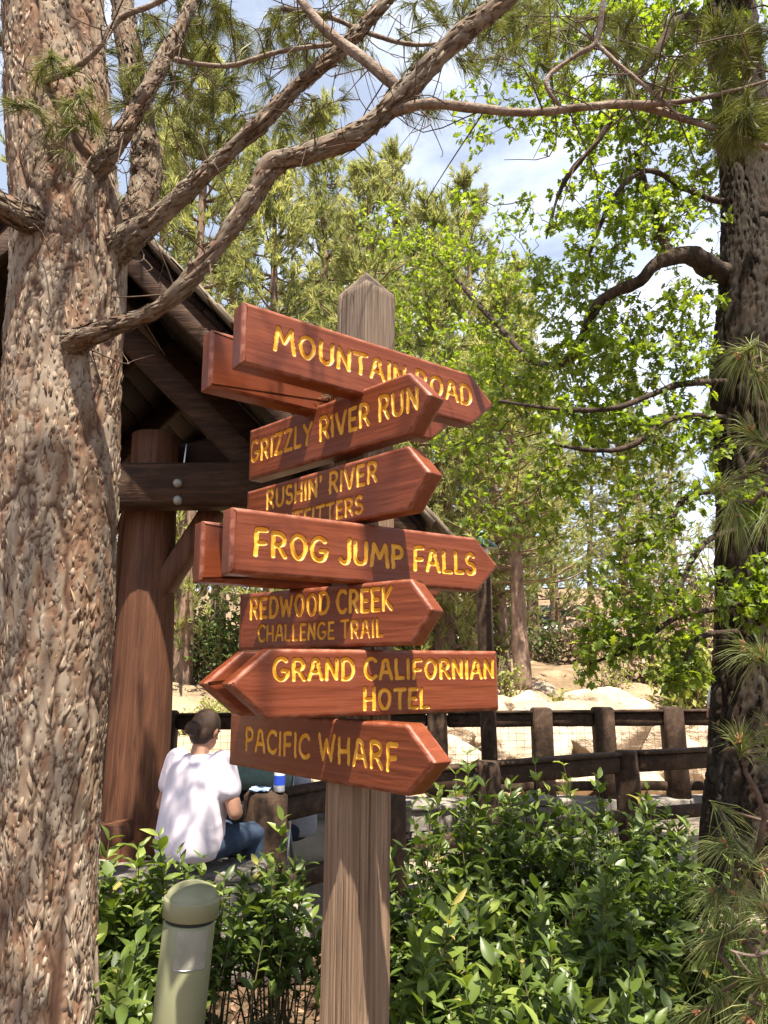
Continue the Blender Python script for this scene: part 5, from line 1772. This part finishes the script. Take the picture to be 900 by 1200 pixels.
POSTC = np.array([-0.055, 2.350])
pbase = POSTC + [-0.052, 0.0]
sg_ = thing('signpost', (pbase[0], pbase[1], 0), 'weathered square post with seven stacked red-brown arrow signs in gold letters', 'signpost')
PY = R(-44)
m = MB()
S = 0.071
zz = np.concatenate([np.linspace(-0.05, P(428, 347, 2.35)[2], 170)])
ptop = P(428, 347, 2.35)[2]
prof = []
for e_ in range(4):
    a = PY + math.pi / 4 + e_ * math.pi / 2
    c0 = np.array([math.cos(a), math.sin(a)]) * S * math.sqrt(2)
    nxt = np.array([math.cos(a + math.pi / 2), math.sin(a + math.pi / 2)]) * S * math.sqrt(2)
    for u in np.linspace(0.03, 0.97, 64):
        prof.append(c0 * (1 - u) + nxt * u)
prof = np.array(prof)
npf = len(prof)
rings = []
for z in zz:
    lean = POSTC + np.array([-0.052, 0.0]) * (1 - z / ptop)
    base3 = np.column_stack([prof, np.full(npf, z)])
    cyl = np.column_stack([prof * 1.0, np.full(npf, z)])
    rel = 0.0030 * fbm(cyl * [130, 130, 2.0], 2, 17) + 0.0015 * fbm(cyl * [30, 30, 6], 2, 18)
    crk = vnoise(cyl * [110, 110, 1.3], 44)
    rel = rel - 0.007 * np.clip((crk - 0.42) * 5, 0, 1)
    q = prof + unit(prof) * rel[:, None]
    rings.append(np.column_stack([q + lean, np.full(npf, z)]))
# pointed top
apx = np.array([POSTC[0], POSTC[1], P(428, 319, 2.35)[2]])
last = rings[-1]
for u in (0.18, 0.4, 0.65, 0.9):
    r_ = last * (1 - u) + apx * u
    r_[:, 2] = last[0][2] + (apx[2] - last[0][2]) * u + 0.002 * fbm(r_ * 40, 2, 3)
    rings.append(r_)
V = np.concatenate(rings + [apx[None]])
nr = len(rings)
i = np.arange(nr - 1)[:, None] * npf
j = np.arange(npf)[None, :]
j2 = (j + 1) % npf
m.add(V, np.stack([i + j, i + j2, i + npf + j2, i + npf + j], -1).reshape(-1, 4))
m.F.append(np.stack([(nr - 1) * npf + np.arange(npf), (nr - 1) * npf + (np.arange(npf) + 1) % npf, np.full(npf, len(V) - 1)], 1))
m.build('post', M['post'], sg_)

BR = [
    ('mtn', 37.2, 2.154, 2.630, 0.187, (-0.415, 0.462, 0.574), [("MOUNTAIN ROAD", -0.311, 0.462, -0.048, 0.068, 0.0066)], 'top arrow board reading MOUNTAIN ROAD', True),
    ('griz', -42.8, 2.153, 2.466, 0.187, (-0.577, 0.185, 0.268), [("GRIZZLY RIVER RUN", -0.566, 0.217, -0.048, 0.073, 0.0066)], 'second arrow board reading GRIZZLY RIVER RUN', False),
    ('rush', -43.6, 2.151, 2.242, 0.190, (-0.592, 0.178, 0.258), [("RUSHIN' RIVER", -0.474, 0.053, -0.018, 0.064, 0.0058), ("OUTFITTERS", -0.420, -0.008, -0.114, 0.054, 0.0050)], "third arrow board reading RUSHIN' RIVER OUTFITTERS", False),
    ('frog', 34.6, 2.155, 2.040, 0.177, (-0.418, 0.442, 0.538), [("FROG JUMP FALLS", -0.348, 0.432, -0.054, 0.068, 0.0068)], 'fourth arrow board reading FROG JUMP FALLS', True),
    ('red', -34.0, 2.154, 1.863, 0.183, (-0.504, 0.161, 0.232), [("REDWOOD CREEK", -0.452, 0.097, -0.017, 0.065, 0.0056), ("CHALLENGE TRAIL", -0.415, 0.064, -0.106, 0.050, 0.0040)], 'fifth arrow board reading REDWOOD CREEK CHALLENGE TRAIL', False),
    ('grand', 30.1, 2.154, 1.671, 0.183, (0.482, -0.288, -0.399), [("GRAND CALIFORNIAN", -0.272, 0.464, -0.025, 0.056, 0.0055), ("HOTEL", 0.0, 0.217, -0.109, 0.057, 0.0055)], 'sixth board, arrow to the left, reading GRAND CALIFORNIAN HOTEL', True),
    ('pac', -50.2, 2.156, 1.473, 0.180, (-0.779, 0.178, 0.285), [("PACIFIC WHARF", -0.663, 0.139, -0.049, 0.070, 0.0068)], 'lowest arrow board reading PACIFIC WHARF', False)]
for nm, yw, s_, zt, h, (xf, xs_, xt), lines, lab, rear in BR:
    y = R(yw)
    o3 = np.array([-0.06, s_, zt])
    board(sg_, o3, y, h, xf, xs_, xt, lines, lab)
    back = np.array([-math.sin(y), math.cos(y), 0])
    if rear:
        board(sg_, o3 + back * 0.212, y, h, xf, xs_, xt, [], 'rear twin of the ' + lab.split(' reading')[0] + ', blank from this side')
    # hidden spacer block and bolts tie board and post together
    cx = o3[:2] + back[:2] * THK
    tgt = POSTC + np.array([-0.052, 0.0]) * (1 - zt / ptop)
    d_ = np.array([math.cos(y), math.sin(y)])
    along = float(np.dot(tgt - cx, d_))
    mbk = MB()
    c3 = np.array([*(cx + d_ * along), zt - h / 2])
    beam(mbk, c3 + back * 0.001, c3 + back * 0.05, 0.10, h * 0.8, cham=0.004)
    mbk.build('spacer_block', M['post'], sg_)
# bird nest scraps wedged behind the top boards
m = MB()
c = P(394, 458, 2.30)
for k in range(170):
    a = c + rng.normal(size=3) * [0.020, 0.02, 0.011]
    d = unit(rng.normal(size=3)) * rng.uniform(0.015, 0.035)
    add_tube(m, np.array([a - d, a + rng.normal(size=3) * 0.004, a + d]), 0.0009, 3, cap=False)
ns = m.build('bird_nest', M['nest'], None, loc=c)
tag(ns, 'scrap of dry grass bird nest wedged under the top sign board', 'nest')

# ------------------------------------------------------------------ people
def capsule(mb, a, b, ra, rb, seg=14):
    a, b = np.array(a, float), np.array(b, float)
    L = np.linalg.norm(b - a)
    t = unit(b - a) if L > 1e-6 else np.array([0, 0, 1.0])
    path, rad = [], []
    for q in np.linspace(-1, 0, 6)[:-1]:
        path.append(a + t * ra * q * 0.999)
        rad.append(ra * math.sqrt(max(1e-4, 1 - q * q)))
    for q in np.linspace(0, 1, 5):
        path.append(a * (1 - q) + b * q)
        rad.append(ra * (1 - q) + rb * q)
    for q in np.linspace(0, 1, 6)[1:]:
        path.append(b + t * rb * q * 0.999)
        rad.append(rb * math.sqrt(max(1e-4, 1 - q * q)))
    add_tube(mb, np.array(path), np.array(rad), seg)

def ellipsoid(mb, c, r, axes=None, nu=16, nv=10):
    th = np.linspace(0, 2 * math.pi, nu, endpoint=False)
    ph = np.linspace(0.02, math.pi - 0.02, nv)
    v = np.stack([np.outer(np.sin(ph), np.cos(th)) * r[0], np.outer(np.sin(ph), np.sin(th)) * r[1], np.outer(np.cos(ph), np.ones(nu)) * r[2]], -1).reshape(-1, 3)
    if axes is not None:
        v = v @ np.array(axes)
    v = v + np.array(c)
    i = np.arange(nv - 1)[:, None] * nu
    j = np.arange(nu)[None, :]
    j2 = (j + 1) % nu
    f = np.stack([i + j, i + nu + j, i + nu + j2, i + j2], -1).reshape(-1, 4)
    v = np.vstack([v, v[:nu].mean(0), v[-nu:].mean(0)])
    mb.add(v, f)
    k = np.arange(nu)
    mb.F.append(np.vstack([np.stack([np.full(nu, nu * nv), k, (k + 1) % nu], 1), np.stack([np.full(nu, nu * nv + 1), (nv - 1) * nu + (k + 1) % nu, (nv - 1) * nu + k], 1)]) + mb.n - len(v))

def fuse(mb, name, mat, parent, voxel=0.012, it=6, fold=0.0, seed=0, post=None):
    """join overlapping volumes into one continuous skin"""
    tmp = mb.build('tmp', mat, parent)
    md = tmp.modifiers.new('r', 'REMESH')
    md.mode = 'VOXEL'
    md.voxel_size = voxel
    sm = tmp.modifiers.new('s', 'SMOOTH')
    sm.factor = 0.5
    sm.iterations = it
    dg = bpy.context.evaluated_depsgraph_get()
    dg.update()
    me = bpy.data.meshes.new_from_object(tmp.evaluated_get(dg))
    co = np.zeros(len(me.vertices) * 3, np.float32)
    me.vertices.foreach_get('co', co)
    co = co.reshape(-1, 3).astype(float)
    if fold:
        no = np.zeros(len(co) * 3, np.float32)
        me.vertices.foreach_get('normal', no)
        no = no.reshape(-1, 3)
        w = fbm(co * 5, 2, seed + 3)
        d = fold * (1 - 2 * np.abs(vnoise(co @ np.array([[9, 0, 5], [0, 9, 5], [4, -4, 9]]) + 1.2 * w[:, None], seed))) * np.clip(vnoise(co * 5, seed + 6) + 0.6, 0, 1)
        co = co + no * d[:, None]
    if post is not None:
        co = post(co)
    me.vertices.foreach_set('co', co.astype(np.float32).ravel())
    me.polygons.foreach_set('use_smooth', np.ones(len(me.polygons), bool))
    me.materials.clear()
    me.materials.append(mat)
    me.update()
    bpy.data.objects.remove(tmp)
    o = bpy.data.objects.new(name, me)
    COL.objects.link(o)
    o.parent = parent
    return o

def person(loc, face_deg, label, seated=True, shirt='shirt', legs='jeans', scale=1.0, lean=0.12, bun=True, look=(0.1, -0.25), arms='lap', seat=0.0, heavy=1.0):
    """loc: the hip point; figure faces direction face_deg (0 = +x, 90 = +y)"""
    fd = R(face_deg)
    f = np.array([math.cos(fd), math.sin(fd), 0])
    r = np.array([f[1], -f[0], 0])
    u = np.array([0, 0, 1.0])
    hip = np.array(loc, float)
    foot_z = seat
    root = thing('person', (hip[0], hip[1], foot_z), label, 'person')
    def L(a, b, c):
        return hip + (r * a + f * b + u * c) * scale
    s = scale
    ch = L(0, lean * 1.2, 0.36)
    nk = L(0, lean * 2.0, 0.505)
    hd = nk + (f * (0.03 + look[0] * 0.2) + u * 0.142) * s
    shl, shr = L(-0.175, lean * 1.75, 0.465), L(0.175, lean * 1.75, 0.465)
    if arms == 'lap':
        ell, elr = L(-0.275, 0.06, 0.20), L(0.275, 0.08, 0.19)
        hal, har = L(-0.07, 0.33, 0.17), L(0.07, 0.34, 0.17)
    else:
        ell, elr = L(-0.27, -0.04, 0.20), L(0.27, -0.04, 0.20)
        hal, har = L(-0.22, 0.20, 0.16), L(0.22, 0.20, 0.16)
    if seated:
        knl, knr = L(-0.12, 0.46, -0.01), L(0.13, 0.46, 0.0)
        anl, anr = L(-0.11, 0.44, -0.44), L(0.13, 0.46, -0.44)
    else:
        knl, knr = L(-0.09, 0.02, -0.42), L(0.09, 0.04, -0.42)
        anl, anr = L(-0.09, -0.02, -0.84), L(0.09, 0.0, -0.84)
    b = MB()
    ellipsoid(b, L(0, 0.0, 0.05), np.array([0.165, 0.125, 0.12]) * s, (r, f, u))
    ellipsoid(b, L(0, lean * .6, 0.22), np.array([0.15, 0.115, 0.16]) * s, (r, f, u))
    ellipsoid(b, ch, np.array([0.17, 0.115, 0.15]) * s, (r, f, u))
    capsule(b, ch + u * 0.05 * s, nk + u * 0.07 * s, 0.07 * s, 0.052 * s)
    # head: skull, jaw, nose, ears
    hu = unit(u + f * look[1] * -0.9)
    hf = unit(f - hu * np.dot(f, hu))
    ellipsoid(b, hd + hu * 0.015 * s, np.array([0.074, 0.094, 0.10]) * s, (r, hf, hu))
    ellipsoid(b, hd + (hf * 0.028 - hu * 0.055) * s, np.array([0.056, 0.06, 0.062]) * s, (r, hf, hu))
    capsule(b, hd + (hf * 0.088 + hu * 0.008) * s, hd + (hf * 0.108 - hu * 0.026) * s, 0.009 * s, 0.015 * s, 8)
    for sg in (-1, 1):
        ellipsoid(b, hd + (r * sg * 0.078 - hu * 0.004) * s, np.array([0.012, 0.022, 0.032]) * s, (r, hf, hu), 10, 8)
    for (sh_, el, ha) in ((shl, ell, hal), (shr, elr, har)):
        capsule(b, sh_, el, 0.055 * s * heavy, 0.043 * s * heavy)
        capsule(b, el, ha, 0.041 * s * heavy, 0.027 * s)
        d = unit(ha - el)
        sd = unit(np.cross(d, u))
        pc = ha + d * 0.045 * s
        ellipsoid(b, pc, np.array([0.04, 0.05, 0.018]) * s, (sd, d, np.cross(sd, d)), 10, 8)
        for q, (o_, ln) in enumerate(((-0.029, 0.062), (-0.010, 0.075), (0.010, 0.072), (0.028, 0.056))):
            k0 = pc + (d * 0.04 + sd * o_) * s
            k1 = k0 + (d * ln * 0.55 - u * 0.010) * s
            capsule(b, k0, k1, 0.0095 * s, 0.009 * s, 8)
            capsule(b, k1, k1 + (d * ln * 0.4 - u * 0.028) * s, 0.009 * s, 0.0075 * s, 8)
        sgn = 1 if np.dot(ha - hip, r) < 0 else -1
        tb_ = pc + (sd * 0.036 * sgn - d * 0.02) * s
        capsule(b, tb_, tb_ + (sd * 0.022 * sgn + d * 0.045) * s, 0.011 * s, 0.009 * s, 8)
    for (kn, an, sg) in ((knl, anl, -1), (knr, anr, 1)):
        capsule(b, L(sg * 0.09, 0.02, 0.02), kn, 0.078 * s, 0.055 * s)
        capsule(b, kn, an, 0.052 * s, 0.036 * s)
        capsule(b, an, an + (f * 0.16 - u * 0.045) * s, 0.036 * s, 0.03 * s)
    body = fuse(b, 'body', M['skin'], root, 0.009, 4)
    e_ = MB()
    for sg in (-1, 1):
        ellipsoid(e_, hd + (r * sg * 0.03 + hf * 0.083 + hu * 0.012) * s, np.array([0.012, 0.008, 0.006]) * s, (r, hf, hu), 10, 6)
    e_.build('eyes', M['hair'], root, True)
    e_ = MB()
    ellipsoid(e_, hd + (hf * 0.084 - hu * 0.058) * s, np.array([0.022, 0.006, 0.006]) * s, (r, hf, hu), 10, 6)
    e_.build('mouth', mat_plain('lips', (0.32, 0.11, 0.09), 0.5), root, True)
    # shirt with short sleeves
    t = MB()
    rows_ = [(-0.075, 0.10, 0.09, 0), (-0.07, 0.170, 0.145, 0.0), (-0.02, 0.192, 0.165, 0.0), (0.06, 0.200, 0.168, 0.1), (0.16, 0.196, 0.160, 0.45), (0.26, 0.198, 0.152, 0.9), (0.35, 0.200, 0.140, 1.3), (0.42, 0.196, 0.134, 1.6), (0.465, 0.172, 0.116, 1.75), (0.50, 0.112, 0.092, 1.9), (0.515, 0.074, 0.070, 2.0), (0.516, 0.03, 0.03, 2.0)]
    th_ = np.linspace(0, 2 * math.pi, 40, endpoint=False)
    rv = []
    for c_, a_, b_, l_ in rows_:
        x_ = np.sign(np.cos(th_)) * np.abs(np.cos(th_)) ** 0.8 * a_ * (heavy if c_ < 0.4 else 1)
        y_ = np.sign(np.sin(th_)) * np.abs(np.sin(th_)) ** 0.9 * b_ * (heavy if c_ < 0.3 else 1)
        rv.append(hip + (r[None] * x_[:, None] + f[None] * (y_[:, None] + lean * l_) + u[None] * c_) * s)
    rv = np.concatenate(rv + [rv[0].mean(0, keepdims=True), rv[-1].mean(0, keepdims=True)])
    nrw = len(rows_)
    i_, j_2 = np.meshgrid(np.arange(nrw - 1), np.arange(40), indexing='ij')
    t.add(rv, np.stack([i_ * 40 + j_2, i_ * 40 + (j_2 + 1) % 40, (i_ + 1) * 40 + (j_2 + 1) % 40, (i_ + 1) * 40 + j_2], -1).reshape(-1, 4))
    k_ = np.arange(40)
    t.F.append(np.vstack([np.stack([np.full(40, nrw * 40), (k_ + 1) % 40, k_], 1), np.stack([np.full(40, nrw * 40 + 1), (nrw - 1) * 40 + k_, (nrw - 1) * 40 + (k_ + 1) % 40], 1)]) + t.n - len(rv))
    for (sh_, el) in ((shl, ell), (shr, elr)):
        capsule(t, (sh_ + ch) / 2, sh_, 0.085 * s, 0.078 * s)
        capsule(t, sh_, sh_ + (el - sh_) * 0.52, 0.078 * s * heavy, 0.074 * s * heavy)
    fuse(t, 'shirt', M[shirt], root, 0.011, 12, 0.0030 * s, 3)
    # trousers
    j_ = MB()
    ellipsoid(j_, L(0, 0.01, -0.005), np.array([0.195, 0.15, 0.115]) * s, (r, f, u))
    for (kn, an, sg) in ((knl, anl, -1), (knr, anr, 1)):
        capsule(j_, L(sg * 0.10, 0.03, 0.0), kn, 0.098 * s, 0.072 * s)
        capsule(j_, kn, an + u * 0.05 * s, 0.070 * s, 0.055 * s)
    fuse(j_, 'trousers', M[legs], root, 0.012, 4, 0.003 * s, 8)
    for an in (anl, anr):
        w_ = MB()
        capsule(w_, an - u * 0.02 * s, an + (f * 0.15 - u * 0.05) * s, 0.05 * s, 0.042 * s)
        fuse(w_, 'shoe', M['shoe'], root, 0.01, 3)
    # hair
    h_ = MB()
    ellipsoid(h_, hd + (hu * 0.028 - hf * 0.014) * s, np.array([0.087, 0.10, 0.104]) * s, (r, hf, hu), 24, 16)
    ellipsoid(h_, hd + (-hu * 0.02 - hf * 0.045) * s, np.array([0.078, 0.062, 0.085]) * s, (r, hf, hu), 20, 12)
    if bun:
        ellipsoid(h_, hd + (-hu * 0.012 - hf * 0.128) * s, np.array([0.050, 0.044, 0.046]) * s, (r, hf, hu), 16, 12)
    fuse(h_, 'hair', M['hair'], root, 0.007, 2, 0.0025 * s, 5)
    return root

hp_ = P(222, 978, 4.33)
person((hp_[0], hp_[1], 0.70), 62, 'seated person in a lavender-white t-shirt, dark hair in a bun, back turned', lean=0.035, heavy=1.04, look=(0.05, -0.30), seat=0.25, scale=0.92)
q_ = P(345, 950, 5.9)
person((q_[0], q_[1], 0.52), 200, 'person in a grey top mostly hidden behind the lowest sign, one arm showing', shirt='grey_cloth', lean=0.03, look=(0.1, -0.2), arms='side', seat=0.03, bun=False)
q_ = P(862, 900, 8.35)
person((q_[0], q_[1], 0.93), 15, 'person in a pale top standing behind the oak trunk by the fence', seated=False, shirt='grey_cloth', lean=0.0, arms='side', seat=0.05, look=(0.05, 0.0))

# ------------------------------------------------------------------ stroller, bottle, cloth
sb = P(302, 960, 5.35)
st = thing('stroller', (sb[0], sb[1], 0.05), 'folding stroller with metal frame and dark seat behind the seated person', 'stroller')
def wheel(c, r_, axis_):
    m = MB()
    a = np.array(axis_, float)
    e1_ = unit(np.cross(a, [0, 0, 1]))
    e2_ = np.cross(a, e1_)
    th = np.linspace(0, 2 * math.pi, 25)
    ring_ = np.array(c) + r_ * (np.cos(th)[:, None] * e1_ + np.sin(th)[:, None] * e2_)
    add_tube(m, ring_, 0.014, 8, cap=False)
    w_ = m.build('wheel', M['black_metal'], st, True)
    m = MB()
    for k in range(6):
        add_tube(m, np.array([np.array(c), ring_[k * 4]]), 0.005, 6)
    lathe(m, np.array(c) - a * 0.02, [(0, 0), (0.022, 0), (0.022, 0.04), (0, 0.04)], 12, a)
    m.build('rim', M['metal'], w_, True)
for dx in (-0.22, 0.22):
    for dy, rr_ in ((-0.28, 0.085), (0.30, 0.10)):
        wheel((sb[0] + dx, sb[1] + dy, 0.05 + rr_ + 0.014), rr_, (1, 0, 0))
    for a_, b_ in (((dx, -0.28, 0.13), (dx, 0.18, 0.98)), ((dx, 0.30, 0.15), (dx, -0.20, 0.72))):
        m = MB()
        add_tube(m, np.array([np.array([sb[0], sb[1], 0.05]) + a_, np.array([sb[0], sb[1], 0.05]) + b_]), 0.0125, 10)
        m.build('frame_tube', M['metal'], st, True)
for (yy, zz_, rad_) in ((0.18, 0.98, 0.013), (-0.28, 0.13, 0.008), (0.30, 0.15, 0.008), (-0.20, 0.72, 0.012)):
    m = MB()
    add_tube(m, np.array([[sb[0] - 0.22, sb[1] + yy, zz_ + 0.05], [sb[0] + 0.22, sb[1] + yy, zz_ + 0.05]]), rad_, 10)
    m.build('cross_bar', M['metal'], st, True)
m = MB()
capsule(m, (sb[0] - 0.13, sb[1] - 0.05, 0.42), (sb[0] + 0.13, sb[1] - 0.05, 0.42), 0.07, 0.07)
capsule(m, (sb[0] - 0.14, sb[1] + 0.10, 0.62), (sb[0] + 0.14, sb[1] + 0.10, 0.62), 0.07, 0.07)
capsule(m, (sb[0] - 0.14, sb[1] + 0.15, 0.80), (sb[0] + 0.14, sb[1] + 0.15, 0.80), 0.06, 0.06)
fuse(m, 'seat', M['black_cloth'], st, 0.014, 5, 0.003)
m = MB()
capsule(m, (sb[0] - 0.15, sb[1] + 0.02, 0.92), (sb[0] + 0.15, sb[1] + 0.02, 0.92), 0.085, 0.085)
fuse(m, 'canopy', M['green_cloth'], st, 0.014, 4, 0.004)

bo = P(327, 941, 4.72)
bo[2] = 0.916
bot_ = thing('water_bottle', bo, 'clear plastic bottle with blue label standing on the handrail post', 'bottle')
m = MB()
lathe(m, bo, [(0, 0.0), (0.030, 0.0), (0.034, 0.006), (0.034, 0.125), (0.030, 0.15), (0.016, 0.175), (0.014, 0.185)], 24)
m.build('bottle_body', M['bottle'], bot_, True)
m = MB()
lathe(m, bo, [(0.0348, 0.04), (0.0348, 0.095)], 24)
m.build('label_band', M['blue'], bot_, True)
m = MB()
lathe(m, bo, [(0.016, 0.178), (0.016, 0.202), (0, 0.203)], 18)
m.build('cap', M['white'], bot_, True)
cl = P(306, 936, 4.70)
m = MB()
uu, vv_ = np.meshgrid(np.linspace(-1, 1, 14), np.linspace(-1, 1, 10))
z_ = 0.922 + 0.010 * (fbm(np.stack([uu * 1.5, vv_ * 1.5, uu * 0], -1), 3, 2) + 0.9)
Vc = np.stack([hpos[0][0] - 0.035 + uu * 0.06, hpos[0][1] + vv_ * 0.085, z_], -1).reshape(-1, 3)
ii, jj = np.meshgrid(np.arange(9), np.arange(13), indexing='ij')
Fc = np.stack([ii * 14 + jj, ii * 14 + jj + 1, (ii + 1) * 14 + jj + 1, (ii + 1) * 14 + jj], -1).reshape(-1, 4)
m.add(np.vstack([Vc, Vc - [0, 0, 0.004]]), np.vstack([Fc, Fc[:, ::-1] + 140]))
tag(m.build('napkin', M['cloth_blue'], None, True, loc=(hpos[0][0], hpos[0][1], 0.92)), 'crumpled pale blue cloth lying on the handrail post', 'cloth')
